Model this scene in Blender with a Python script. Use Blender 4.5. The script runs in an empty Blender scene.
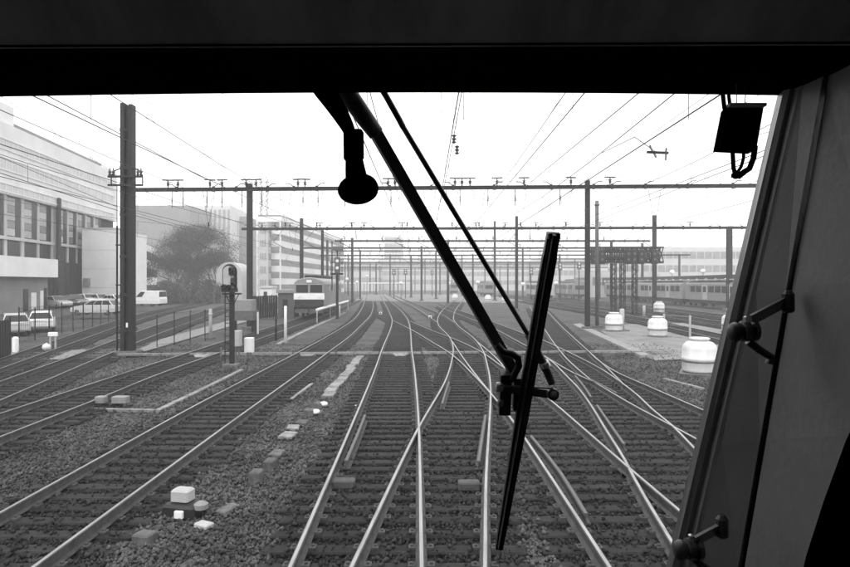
import bpy, math, random
import numpy as np
from mathutils import Vector, Matrix

random.seed(7)
rng = np.random.default_rng(7)
SC = bpy.context.scene
COL = SC.collection

# ------------------------------------------------------------------ camera, sky, sun, exposure
CAM_H, F, CX, CY = 3.2, 600.0, 425.0, 283.5
cam_d = bpy.data.cameras.new('camera')
cam_d.sensor_width = 36.0
cam_d.lens = 36.0 * F / 850.0
cam_d.clip_start = 0.05
cam_d.clip_end = 4000
cam = bpy.data.objects.new('camera', cam_d)
COL.objects.link(cam)
cam.location = (0, 0, CAM_H)
cam.rotation_euler = (math.radians(90), 0, 0)
SC.camera = cam

SUN_EL, SUN_AZ = math.radians(55), math.radians(200)
world = bpy.data.worlds.new('World')
SC.world = world
world.use_nodes = True
wn, wl = world.node_tree.nodes, world.node_tree.links
wn.clear()
w_out = wn.new('ShaderNodeOutputWorld')
w_bg = wn.new('ShaderNodeBackground')
w_sky = wn.new('ShaderNodeTexSky')
w_sky.sky_type = 'NISHITA'
w_sky.sun_disc = False
w_sky.sun_elevation = SUN_EL
w_sky.sun_rotation = SUN_AZ
w_sky.air_density = 1.0
w_sky.dust_density = 6.0
w_bw = wn.new('ShaderNodeRGBToBW')
w_mix = wn.new('ShaderNodeMix')
w_mix.data_type = 'FLOAT'
w_mix.inputs['Factor'].default_value = 0.8      # closed grey cloud over the clear sky
w_mix.inputs[3].default_value = 9.0
wl.new(w_sky.outputs['Color'], w_bw.inputs['Color'])
wl.new(w_bw.outputs['Val'], w_mix.inputs[2])
wl.new(w_mix.outputs[0], w_bg.inputs['Color'])
w_bg.inputs['Strength'].default_value = 0.13
wl.new(w_bg.outputs['Background'], w_out.inputs['Surface'])

sun_d = bpy.data.lights.new('sun', 'SUN')
sun_d.energy = 0.6
sun_d.angle = math.radians(25)
sun_d.color = (1, 1, 1)
sun = bpy.data.objects.new('sun', sun_d)
COL.objects.link(sun)
sun_dir = Vector((math.sin(SUN_AZ) * math.cos(SUN_EL), math.cos(SUN_AZ) * math.cos(SUN_EL), math.sin(SUN_EL)))
sun.rotation_euler = sun_dir.to_track_quat('Z', 'Y').to_euler()
sun.location = (0, 0, 80)

SC.view_settings.view_transform = 'Standard'
SC.view_settings.look = 'None'
SC.view_settings.exposure = 0.95
SC.view_settings.gamma = 1.0
SC.view_settings.use_curve_mapping = False
SC.render.engine = 'CYCLES'
SC.cycles.use_denoising = True
SC.cycles.max_bounces = 8
SC.cycles.diffuse_bounces = 4
SC.cycles.volume_bounces = 4
SC.cycles.transparent_max_bounces = 16

# ------------------------------------------------------------------ helpers
def P(px, py, d):
    return Vector(((px - CX) / F * d, d, CAM_H + (CY - py) / F * d))

def GP(px, py, z=0.0):
    return P(px, py, F * (CAM_H - z) / (py - CY))

def at_base(px, py, z=-0.25):
    p = GP(px, py, z)
    return p, F / p.y          # point and pixels per metre there

def material(name, col, rough=0.8, var=0.25, scale=6.0, metal=0.0, bump=0.0, bscale=None, spec=0.3, objvar=0.0, stretch=None):
    m = bpy.data.materials.new(name)
    m.use_nodes = True
    n, l = m.node_tree.nodes, m.node_tree.links
    b = n['Principled BSDF']
    b.inputs['Roughness'].default_value = rough
    b.inputs['Metallic'].default_value = metal
    b.inputs['Specular IOR Level'].default_value = spec
    tc = n.new('ShaderNodeTexCoord')
    src = tc.outputs['Object']
    if stretch:
        mp = n.new('ShaderNodeMapping')
        mp.inputs['Scale'].default_value = stretch
        l.new(src, mp.inputs['Vector'])
        src = mp.outputs['Vector']
    t = n.new('ShaderNodeTexNoise')
    t.inputs['Scale'].default_value = scale
    t.inputs['Detail'].default_value = 6
    t.inputs['Roughness'].default_value = 0.65
    l.new(src, t.inputs['Vector'])
    r = n.new('ShaderNodeMapRange')
    r.inputs['From Min'].default_value = 0.3
    r.inputs['From Max'].default_value = 0.7
    r.inputs['To Min'].default_value = col * (1 - var)
    r.inputs['To Max'].default_value = col * (1 + var)
    l.new(t.outputs['Fac'], r.inputs['Value'])
    val = r.outputs['Result']
    if objvar:
        oi = n.new('ShaderNodeObjectInfo')
        r2 = n.new('ShaderNodeMapRange')
        r2.inputs['To Min'].default_value = 1 - objvar
        r2.inputs['To Max'].default_value = 1 + objvar
        l.new(oi.outputs['Random'], r2.inputs['Value'])
        mu = n.new('ShaderNodeMath'); mu.operation = 'MULTIPLY'
        l.new(val, mu.inputs[0]); l.new(r2.outputs['Result'], mu.inputs[1])
        val = mu.outputs[0]
    l.new(val, b.inputs['Base Color'])
    if bump:
        t2 = n.new('ShaderNodeTexNoise')
        t2.inputs['Scale'].default_value = bscale or scale * 4
        t2.inputs['Detail'].default_value = 5
        l.new(src, t2.inputs['Vector'])
        bp = n.new('ShaderNodeBump')
        bp.inputs['Strength'].default_value = bump
        bp.inputs['Distance'].default_value = 0.02
        l.new(t2.outputs['Fac'], bp.inputs['Height'])
        l.new(bp.outputs['Normal'], b.inputs['Normal'])
    return m

def ballast_material():
    m = bpy.data.materials.new('ballast')
    m.use_nodes = True
    n, l = m.node_tree.nodes, m.node_tree.links
    b = n['Principled BSDF']
    b.inputs['Roughness'].default_value = 0.95
    b.inputs['Specular IOR Level'].default_value = 0.15
    tc = n.new('ShaderNodeTexCoord')
    v = n.new('ShaderNodeTexVoronoi')
    v.inputs['Scale'].default_value = 17
    l.new(tc.outputs['Object'], v.inputs['Vector'])
    bw = n.new('ShaderNodeRGBToBW')
    l.new(v.outputs['Color'], bw.inputs['Color'])
    r = n.new('ShaderNodeMapRange')
    r.inputs['To Min'].default_value = 0.025
    r.inputs['To Max'].default_value = 0.12
    l.new(bw.outputs['Val'], r.inputs['Value'])
    big = n.new('ShaderNodeTexNoise')
    big.inputs['Scale'].default_value = 0.35
    big.inputs['Detail'].default_value = 8
    big.inputs['Roughness'].default_value = 0.7
    l.new(tc.outputs['Object'], big.inputs['Vector'])
    r2 = n.new('ShaderNodeMapRange')
    r2.inputs['From Min'].default_value = 0.35
    r2.inputs['From Max'].default_value = 0.68
    r2.inputs['To Min'].default_value = 0.62
    r2.inputs['To Max'].default_value = 1.4
    l.new(big.outputs['Fac'], r2.inputs['Value'])
    mu = n.new('ShaderNodeMath'); mu.operation = 'MULTIPLY'
    l.new(r.outputs['Result'], mu.inputs[0]); l.new(r2.outputs['Result'], mu.inputs[1])
    l.new(mu.outputs[0], b.inputs['Base Color'])
    bp = n.new('ShaderNodeBump')
    bp.inputs['Strength'].default_value = 0.9
    bp.inputs['Distance'].default_value = 0.04
    bp.invert = True
    l.new(v.outputs['Distance'], bp.inputs['Height'])
    l.new(bp.outputs['Normal'], b.inputs['Normal'])
    return m

M = {}
M['ballast'] = ballast_material()
M['stone'] = material('ballast_stone', 0.058, 0.95, 0.85, 9.0, spec=0.15)
M['track_bed'] = material('oily_ballast_bed', 0.016, 0.9, 0.6, 14.0, spec=0.15, bump=0.8, bscale=22)
M['stone_oily'] = material('oily_ballast_stone', 0.021, 0.85, 0.7, 9.0, spec=0.2)
M['rail_top'] = material('polished_rail', 0.33, 0.34, 0.35, 5.0, metal=1.0, stretch=(4, 0.25, 1))
M['rail_side'] = material('rusty_rail', 0.06, 0.8, 0.4, 8.0, bump=0.2)
M['sleeper'] = material('oak_sleeper', 0.017, 0.85, 0.45, 3.0, bump=0.5, bscale=9, objvar=0.35, stretch=(0.6, 6, 6))
M['concrete'] = material('concrete', 0.2, 0.9, 0.45, 5.0, bump=0.25, bscale=18, objvar=0.15)
M['concrete_dark'] = material('weathered_concrete', 0.09, 0.9, 0.5, 5.0, bump=0.25, bscale=15, objvar=0.2)
M['sand'] = material('sandy_ground', 0.17, 0.95, 0.3, 0.8, bump=0.3, bscale=6)
M['asphalt'] = material('asphalt', 0.06, 0.9, 0.2, 0.5)
M['steel_dark'] = material('dark_painted_steel', 0.013, 0.6, 0.3, 2.5, bump=0.1)
M['steel'] = material('galvanised_steel', 0.12, 0.55, 0.25, 3.0, metal=0.3)
M['steel_pale'] = material('pale_steel', 0.36, 0.6, 0.15, 3.0)
M['wire'] = material('overhead_wire', 0.03, 0.5, 0.1, 1.0)
M['insulator'] = material('glazed_insulator', 0.05, 0.25, 0.1, 4.0, spec=0.5)
M['white'] = material('white_paint', 0.72, 0.5, 0.08, 3.0)
M['tank'] = material('white_fibreglass', 0.58, 0.5, 0.16, 2.0, stretch=(1.5, 1.5, 0.6))
M['grey'] = material('grey_paint', 0.2, 0.6, 0.12, 3.0)
M['grey_dark'] = material('dark_grey_paint', 0.09, 0.6, 0.2, 3.0)
M['black'] = material('black_paint', 0.02, 0.5, 0.2, 3.0)
M['facade'] = material('white_facade', 0.72, 0.8, 0.07, 0.35, objvar=0.03)
M['ribbon'] = material('ribbon_glass', 0.5, 0.4, 0.12, 0.6)
M['far_hazed'] = material('haze_paled_facade', 0.5, 0.8, 0.08, 0.3)  # distance haze is painted into this wall colour
M['far_hazed_band'] = material('haze_paled_window_band', 0.26, 0.7, 0.2, 0.5)  # window bands paled too, haze mixed into their colour
M['facade2'] = material('light_grey_facade', 0.42, 0.8, 0.1, 0.4)
M['facade3'] = material('mid_grey_facade', 0.2, 0.8, 0.15, 0.5)
M['facade_dark'] = material('dark_cladding', 0.025, 0.85, 0.25, 0.8)
M['glass_dark'] = material('dark_window_glass', 0.02, 0.25, 0.3, 0.6, spec=0.25)
M['glass_pale'] = material('window_with_blind', 0.32, 0.35, 0.15, 0.8)
M['glass_mid'] = material('grey_window_glass', 0.14, 0.2, 0.2, 0.6, spec=0.5)
M['bark'] = material('bark', 0.04, 0.95, 0.3, 3.0)
M['leaf'] = material('dark_foliage', 0.05, 0.8, 0.45, 1.2)
M['tyre'] = material('tyre_rubber', 0.02, 0.9, 0.2, 4.0)
M['rubber'] = material('wiper_rubber', 0.011, 0.55, 0.3, 20.0)
M['wiper'] = material('wiper_black_enamel', 0.03, 0.4, 0.3, 40.0, spec=0.4)
M['bolt'] = material('bright_bolt', 0.45, 0.35, 0.2, 30.0, metal=0.9)
M['cab'] = material('cab_grey_paint', 0.235, 0.38, 0.14, 5.0, spec=0.35, bump=0.06, bscale=60)
M['cab_rear'] = material('cab_rear_paint', 0.5, 0.6, 0.1, 3.0)
M['cab_trim'] = material('cab_pillar_trim', 0.13, 0.35, 0.1, 6.0, spec=0.35)
M['cab_black'] = material('cab_matt_black', 0.004, 0.8, 0.3, 6.0, spec=0.0)
M['cab_head'] = material('cab_header_vinyl', 0.35, 0.6, 0.35, 2.5, spec=0.2, stretch=(3, 1, 0.6))
M['cab_floor'] = material('cab_floor_lino', 0.03, 0.8, 0.2, 6.0)
M['signal_lamp'] = material('signal_lens', 0.7, 0.2, 0.05, 8.0)

M['loco_paint'] = material('loco_grey_paint', 0.22, 0.5, 0.3, 1.5)
gm = bpy.data.materials.new('clear_windscreen_glass')
gm.use_nodes = True
gm.node_tree.nodes.clear()
_o = gm.node_tree.nodes.new('ShaderNodeOutputMaterial')
_t = gm.node_tree.nodes.new('ShaderNodeBsdfTransparent')
gm.node_tree.links.new(_t.outputs[0], _o.inputs['Surface'])
M['windscreen'] = gm

def stain(m, scale, lo, hi):
    # broad oil and dust staining over a material
    n, l = m.node_tree.nodes, m.node_tree.links
    b = n['Principled BSDF']
    src = b.inputs['Base Color'].links[0].from_socket
    tc = n.new('ShaderNodeTexCoord')
    t = n.new('ShaderNodeTexNoise'); t.inputs['Scale'].default_value = scale; t.inputs['Detail'].default_value = 5; t.inputs['Roughness'].default_value = 0.7
    l.new(tc.outputs['Object'], t.inputs['Vector'])
    r = n.new('ShaderNodeMapRange')
    r.inputs['From Min'].default_value, r.inputs['From Max'].default_value = 0.32, 0.68
    r.inputs['To Min'].default_value, r.inputs['To Max'].default_value = lo, hi
    l.new(t.outputs['Fac'], r.inputs['Value'])
    mu = n.new('ShaderNodeMath'); mu.operation = 'MULTIPLY'
    l.new(src, mu.inputs[0]); l.new(r.outputs['Result'], mu.inputs[1]); l.new(mu.outputs[0], b.inputs['Base Color'])
stain(M['stone'], 0.7, 0.5, 1.75)
stain(M['stone_oily'], 0.9, 0.5, 1.9)
stain(M['track_bed'], 0.5, 0.6, 1.7)
stain(M['facade'], 0.12, 0.86, 1.04)

class MB:
    def __init__(s):
        s.v, s.f, s.mi = [], [], []
        s.cur = 0
    def add(s, verts, faces):
        o = len(s.v)
        s.v += [tuple(v) for v in verts]
        s.f += [tuple(i + o for i in f) for f in faces]
        s.mi += [s.cur] * len(faces)
        return s
    def hexa(s, b4, t4):
        return s.add(list(b4) + list(t4), [(3, 2, 1, 0), (4, 5, 6, 7), (0, 1, 5, 4), (1, 2, 6, 5), (2, 3, 7, 6), (3, 0, 4, 7)])
    def box(s, x0, x1, y0, y1, z0, z1):
        return s.hexa([(x0, y0, z0), (x1, y0, z0), (x1, y1, z0), (x0, y1, z0)], [(x0, y0, z1), (x1, y0, z1), (x1, y1, z1), (x0, y1, z1)])
    def cbox(s, c, sx, sy, sz, rz=0.0):
        ca, sa = math.cos(rz), math.sin(rz)
        q = [(-1, -1), (1, -1), (1, 1), (-1, 1)]
        def pt(a, b, z): 
            x, y = a * sx / 2, b * sy / 2
            return (c[0] + x * ca - y * sa, c[1] + x * sa + y * ca, c[2] + z)
        return s.hexa([pt(a, b, -sz / 2) for a, b in q], [pt(a, b, sz / 2) for a, b in q])
    def bevbox(s, c, sx, sy, sz, b, rz=0.0):
        # box with chamfered vertical and top edges
        ca, sa = math.cos(rz), math.sin(rz)
        def ring(hx, hy, z):
            q = [(-hx + b, -hy), (hx - b, -hy), (hx, -hy + b), (hx, hy - b), (hx - b, hy), (-hx + b, hy), (-hx, hy - b), (-hx, -hy + b)]
            return [(c[0] + x * ca - y * sa, c[1] + x * sa + y * ca, c[2] + z) for x, y in q]
        return s.loft([ring(sx / 2, sy / 2, -sz / 2), ring(sx / 2, sy / 2, sz / 2 - b), ring(sx / 2 - b, sy / 2 - b, sz / 2)])
    def beam(s, p0, p1, w, h, up=(0, 0, 1)):
        p0, p1, up = Vector(p0), Vector(p1), Vector(up)
        d = (p1 - p0).normalized()
        sd = d.cross(up)
        if sd.length < 1e-4: sd = d.cross(Vector((0, 1, 0)))
        sd.normalize()
        u = sd.cross(d).normalized()
        q = lambda p: [p - sd * w / 2 - u * h / 2, p + sd * w / 2 - u * h / 2, p + sd * w / 2 + u * h / 2, p - sd * w / 2 + u * h / 2]
        return s.hexa(q(p0), q(p1))
    def loft(s, rings, caps=True, closed=True):
        n = len(rings[0])
        vs = [p for r in rings for p in r]
        fs = []
        for i in range(len(rings) - 1):
            for j in range(n if closed else n - 1):
                k = (j + 1) % n
                fs.append((i * n + j, i * n + k, (i + 1) * n + k, (i + 1) * n + j))
        if caps:
            fs.append(tuple(reversed(range(n))))
            fs.append(tuple((len(rings) - 1) * n + j for j in range(n)))
        return s.add(vs, fs)
    def tube(s, pts, r, n=6):
        pts = [Vector(p) for p in pts]
        rr = r if isinstance(r, (list, tuple)) else [r] * len(pts)
        rings = []
        ref = None
        for i, p in enumerate(pts):
            a = pts[max(i - 1, 0)]; b = pts[min(i + 1, len(pts) - 1)]
            d = (b - a).normalized()
            if ref is None:
                ref = d.cross(Vector((0, 0, 1)))
                if ref.length < 1e-3: ref = d.cross(Vector((0, 1, 0)))
            u = (ref - d * ref.dot(d)).normalized()
            ref = u
            w = d.cross(u)
            rings.append([p + (u * math.cos(2 * math.pi * k / n) + w * math.sin(2 * math.pi * k / n)) * rr[i] for k in range(n)])
        return s.loft(rings)
    def lathe(s, c, prof, n=16, axis='Z'):
        c = Vector(c)
        rings = []
        for r, h in prof:
            ring = []
            for k in range(n):
                a = 2 * math.pi * k / n
                x, y = r * math.cos(a), r * math.sin(a)
                ring.append(c + (Vector((x, y, h)) if axis == 'Z' else Vector((h, x, y)) if axis == 'X' else Vector((y, h, x))))
            rings.append(ring)
        return s.loft(rings)
    def build(s, name, mat, parent=None, smooth=False):
        off = parent.matrix_world.translation if parent is not None else Vector((0, 0, 0))
        if parent is not None:
            off = Vector(parent['_w']) if '_w' in parent else parent.location
        me = bpy.data.meshes.new(name)
        me.from_pydata([(v[0] - off[0], v[1] - off[1], v[2] - off[2]) for v in s.v], [], s.f)
        mats = mat if isinstance(mat, (list, tuple)) else [mat]
        for m in mats: me.materials.append(M[m])
        if len(mats) > 1: me.polygons.foreach_set('material_index', s.mi)
        if smooth: me.polygons.foreach_set('use_smooth', [True] * len(me.polygons))
        me.update()
        o = bpy.data.objects.new(name, me)
        COL.objects.link(o)
        if parent is not None:
            o.parent = parent
            o['_w'] = tuple(off)
        return o

def thing(name, loc, label, cat, group=None):
    o = bpy.data.objects.new(name, None)
    o.empty_display_size = 0.2
    COL.objects.link(o)
    o.location = loc
    o['label'], o['category'] = label, cat
    if group: o['group'] = group
    return o

def tag(o, label, cat, group=None):
    o['label'], o['category'] = label, cat
    if group: o['group'] = group
    return o

def structure(o):
    o['kind'] = 'structure'
    return o

def child_copy(src, parent, loc, rz=0.0, scale=None):
    c = src.copy()
    COL.objects.link(c)
    c.parent = parent
    c.location = loc
    c.rotation_euler = (0, 0, rz)
    if scale: c.scale = scale
    return c

def inst(mesh, name, parent, loc, rz=0.0, scale=None):
    c = bpy.data.objects.new(name, mesh)
    COL.objects.link(c)
    c.parent = parent
    c.location = Vector(loc) - (parent.location if parent is not None else Vector())
    c.rotation_euler = (0, 0, rz)
    if scale: c.scale = scale
    return c

def mesh_of(mb, name, mat, smooth=False):
    me = bpy.data.meshes.new(name)
    me.from_pydata(mb.v, [], mb.f)
    mats = mat if isinstance(mat, (list, tuple)) else [mat]
    for m in mats: me.materials.append(M[m])
    if len(mats) > 1: me.polygons.foreach_set('material_index', mb.mi)
    if smooth: me.polygons.foreach_set('use_smooth', [True] * len(me.polygons))
    return me

GZ = -0.25    # ballast level; rail heads are at z = 0

# ------------------------------------------------------------------ ground
def ground():
    xs = np.concatenate([np.linspace(-600, -60, 10)[:-1], np.linspace(-60, 60, 97), np.linspace(60, 600, 10)[1:]])
    ys = np.concatenate([np.linspace(-60, 0, 5)[:-1], np.linspace(0, 70, 90), np.linspace(70, 900, 24)[1:]])
    v, f = [], []
    for y in ys:
        for x in xs:
            v.append((x, y, GZ + (random.uniform(-0.03, 0.02) if abs(x) < 60 and 0 < y < 70 else 0)))
    n = len(xs)
    for i in range(len(ys) - 1):
        for j in range(n - 1):
            f.append((i * n + j, i * n + j + 1, (i + 1) * n + j + 1, (i + 1) * n + j))
    m = MB(); m.add(v, f)
    structure(m.build('ground', 'ballast', smooth=True))
ground()

def sheet(name, pts, z, mat, thick=0.0):
    m = MB()
    b = [Vector((p[0], p[1], z - max(thick, 0.02))) for p in pts]
    t = [Vector((p[0], p[1], z)) for p in pts]
    n = len(pts)
    m.add(b + t, [tuple(range(n, 2 * n))] + [(i, (i + 1) % n, n + (i + 1) % n, n + i) for i in range(n)])
    return structure(m.build(name, mat))

# car park, paths
def PZ(y): return -0.2 + min(max((y - 46) / 32.0, 0), 1) * 0.75
def car_park():
    xs = [(46, -80, -30.5), (54, -80, -33.5), (62, -80, -36), (70, -80, -38.5), (78, -85, -40), (100, -90, -44), (135, -100, -56)]
    m = MB(); v = []; f = []
    for y, a, b in xs: v += [(a, y, PZ(y)), (b, y, PZ(y)), (b + 0.4, y, GZ - 0.1)]
    for i in range(len(xs) - 1):
        f += [(3*i, 3*i+1, 3*i+4, 3*i+3), (3*i+1, 3*i+2, 3*i+5, 3*i+4)]
    m.add(v, f); structure(m.build('car_park', 'asphalt'))
car_park()
sheet('concrete_path', [GP(*q, GZ) for q in [(12, 362), (8, 354), (118, 349), (150, 343), (222, 323), (292, 306), (300, 307), (240, 324), (160, 348), (125, 358)]], GZ + 0.06, 'concrete')
sheet('sandy_path', [GP(*q, GZ) for q in [(600, 331), (618, 325), (690, 323), (770, 332), (770, 352), (715, 359), (655, 361), (632, 352)]], GZ + 0.04, 'sand')
sheet('far_yard', [(-14, 120), (12, 105), (30, 140), (20, 190), (-20, 190)], GZ + 0.05, 'sand')
structure(MB().hexa([*(Vector((p.x, p.y, GZ - 0.05)) for p in [GP(573, 326, GZ), GP(580, 325, GZ), GP(651, 358, GZ), GP(640, 358, GZ)])],
                    [*(Vector((p.x, p.y, GZ + 0.14)) for p in [GP(573, 326, GZ), GP(580, 325, GZ), GP(651, 358, GZ), GP(640, 358, GZ)])]).build('platform_kerb', 'concrete'))

# ------------------------------------------------------------------ tracks
RAIL = {
 'A_l': [(289.8,567),(349.4,430),(375,369),(381.5,350.6),(391,327),(392.2,320),(389.8,313.3),(382.7,299.9)],
 'A_r': [(421.7,567),(419,430),(414.4,369),(411.9,350.6),(410.2,328),(408,319.6),(404,314),(391,302)],
 'B_l': [(351,567),(415.5,433),(446,379),(452,359.3),(453.3,348),(451,339.5),(438.5,324.7),(437.5,319),(439,315),(452,302)],
 'B_r': [(485,567),(486,480),(488.9,430),(490.6,400),(490,379),(487,363.5),(483.7,352),(476.6,341),(458,325.4),(453.5,319),(454,314),(461,302)],
 'D_l': [(610,567),(540,460),(511,418),(491.7,394),(474,375),(452.2,354.5),(430,340.5),(409.5,328.5),(393,320.5)],
 'D_r': [(677.8,508.5),(629.4,467.5),(586,430),(550.6,399.8),(500.6,365),(482,352),(452.6,338),(430,329.6),(410,321)],
 'E_l': [(491,393),(479.4,379),(460,353),(452.6,341.5)],
 'E_r': [(506,368.5),(496,357.5),(484,347),(476.6,341)],
 'G_l': [(670.5,538.7),(636.7,482),(623.4,456.6),(606.5,430),(594,409.3),(587.7,399.8),(578,387),(566.5,375.4),(553.8,362.7),(540.5,353.3),(523,343.8),(493.5,328),(458,314)],
 'G_r': [(694,447),(669,422),(655,411),(638,395),(624.8,384.5),(603.6,370),(584.5,359.5),(566.5,350.8),(543,340),(526,334),(486.5,319.5),(457,309.5)],
 'F_l': [(696,438),(669,423.5),(632.4,404),(611,391.5),(593,380.7),(579,369.5),(566.5,358),(558,348),(545.3,330),(536,316)],
 'F_r': [(702.6,409.3),(673,396.6),(646.5,385),(620,373.5),(599.3,360.8),(586.6,349.2),(565.4,330),(549,313),(541,305)],
 'K_l': [(593,381),(574,372.8),(563.3,367),(550.6,359.5),(541,353.5)],
 'K_r': [(624,384.5),(608,368.5),(597,358.5),(586.6,349.2)],
 'H_l': [(437,322),(420,310.5),(395,298)],
 'H_r': [(454.7,322.5),(445,316),(428,308.5),(405,299.5)],
 'L1_l': [(0,512),(120,446),(200,402.5),(243.5,380),(298,352),(330,334.6),(352,320.5),(361,309.5),(365,299.6)],
 'L1_r': [(32,567),(233.6,419.8),(281,386),(330,350.6),(346,339),(362,324),(370,315.7),(372.5,309.5),(372.7,299.6)],
 'L2_l': [(0,413),(49.4,397),(120,374),(150,364.4),(228.7,339.5),(293,319.8),(318,311)],
 'L2_r': [(16,430),(106,395),(150,377),(214,354),(265,336.5),(311,320),(330,312)],
 'L3_l': [(0,381),(67,357.4),(122,337),(150,327),(200,312)],
 'L3_r': [(0,399.7),(95,359),(122,348),(160,333),(212,314)],
 'L4_l': [(52,341),(100,325),(150,311),(185,304)],
 'L4_r': [(77,341),(122,325),(168,311),(200,304)],
 'R5_l': [(745,345),(640,321),(540,304)],
 'R5_r': [(760,342),(650,319),(547,302.6)],
 'R6_l': [(745,329),(620,310),(520,298.5)],
 'R6_r': [(760,327),(640,309.5),(535,298)],
 'R7_l': [(745,320),(600,303),(505,296)],
 'R7_r': [(760,318.6),(620,302.8),(520,295.6)],
}
class RailCurve:
    def __init__(s, pts):
        w = sorted([(GP(a, b).y, GP(a, b).x) for a, b in pts])
        s.y = np.array([p[0] for p in w]); s.x = np.array([p[1] for p in w])
        h = np.diff(s.y); d = np.diff(s.x) / h
        m = np.zeros(len(s.y))
        for i in range(1, len(s.y) - 1):
            m[i] = (d[i-1] * h[i] + d[i] * h[i-1]) / (h[i] + h[i-1])
        m[0], m[-1] = d[0], d[-1]
        s.m, s.h = m, h
    def __call__(s, y):
        if y <= s.y[0]: return s.x[0] + s.m[0] * (y - s.y[0])
        if y >= s.y[-1]: return s.x[-1] + s.m[-1] * (y - s.y[-1])
        i = int(np.searchsorted(s.y, y) - 1); h = s.h[i]; t = (y - s.y[i]) / h
        return ((2*t**3-3*t**2+1)*s.x[i] + (t**3-2*t**2+t)*h*s.m[i] + (-2*t**3+3*t**2)*s.x[i+1] + (t**3-t**2)*h*s.m[i+1])
RC = {k: RailCurve(v) for k, v in RAIL.items()}
EXT = {k: (max(1.0, RC[k].y[0] - 14), RC[k].y[-1] + 25) for k in RC}
for k in ('A_l', 'A_r', 'B_l', 'B_r'): EXT[k] = (-6.0, RC[k].y[-1] + 60)
for k in ('L1_l', 'L1_r', 'L2_l', 'L2_r'): EXT[k] = (1.0, RC[k].y[-1] + 60)
for k in ('E_l', 'E_r', 'K_l', 'K_r', 'H_l', 'H_r'): EXT[k] = (RC[k].y[0], RC[k].y[-1] + (60 if k[0] == 'H' else 0))
EXT['D_l'] = (1.0, RC['D_l'].y[-1]); EXT['D_r'] = (1.0, RC['D_r'].y[-1])

PROF = [(-0.021, 0.0), (0.021, 0.0), (0.034, -0.008), (0.034, -0.03), (0.010, -0.045), (0.010, -0.135), (0.07, -0.15), (0.07, -0.165), (-0.07, -0.165), (-0.07, -0.15), (-0.010, -0.135), (-0.010, -0.045), (-0.034, -0.03), (-0.034, -0.008)]
_ri = 0
def build_rail(fn, y0, y1, parent, name='rail', zo=None, top='rail_top'):
    global _ri
    _ri += 1
    z = -0.0006 * (_ri % 12) if zo is None else zo
    ys = [y0]
    while ys[-1] < y1 - 0.01:
        ys.append(min(y1, ys[-1] + (0.9 if ys[-1] < 40 else 2.5)))
    m = MB()
    vs, fs = [], []
    n = len(PROF)
    for y in ys:
        x = fn(y)
        vs += [(x + a, y, z + b) for a, b in PROF]
    m.v = vs
    for i in range(len(ys) - 1):
        for j in range(n):
            k = (j + 1) % n
            m.f.append((i*n+j, (i+1)*n+j, (i+1)*n+k, i*n+k))
            m.mi.append(0 if j == 0 else 1)
    m.f.append(tuple(range(n))); m.mi.append(1)
    m.f.append(tuple(reversed(range((len(ys)-1)*n, len(ys)*n)))); m.mi.append(1)
    return m.build(name, [top, 'rail_side'], parent)

TR = {}
def track(key, label, loc):
    t = thing('railway_track', loc, label, 'railway track', 'railway tracks')
    TR[key] = t
    return t
track('main', 'converging and crossing rails of the junction straight ahead of the cab', (-0.75, 7, GZ))
track('L1', 'straight single track just left of the row of concrete blocks', (-5.3, 9, GZ))
track('L2', 'track on the left leading to the oncoming locomotive', (-10.3, 16, GZ))
track('L3', 'leftmost track running past the tall steel mast beside the car park', (-14, 22, GZ))
track('L4', 'track curving away left of the mast along the fence', (-20, 34, GZ))
track('R5', 'first siding track behind the white tanks on the right', (16, 40, GZ))
track('R6', 'middle siding track behind the white tanks on the right', (22, 50, GZ))
track('R7', 'farthest siding track on the right in front of the coaches', (28, 60, GZ))
OWN = {'A': 'main', 'B': 'main', 'D': 'main', 'E': 'main', 'G': 'main', 'F': 'main', 'K': 'main', 'H': 'main'}
for k in RC:
    t = k.split('_')[0]
    build_rail(RC[k], EXT[k][0], EXT[k][1], TR[OWN.get(t, t)])

# check rails beside the crossings
def check_rail(pts):
    c = RailCurve(pts)
    build_rail(c, c.y[0], c.y[-1], TR['main'], 'check_rail', 0.012, 'grey_dark')
for pts in ([(346,461),(356,438),(365,415)], [(478.5,461.5),(482,438),(485.5,415)], [(442,404),(445,394),(449,382)],
            [(586,514),(560,472),(531,436)], [(624,444),(610,424),(597,405)], [(591,397),(584.5,387),(575,375.5)], [(617,393),(600,384),(590,379)]):
    check_rail(pts)

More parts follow.
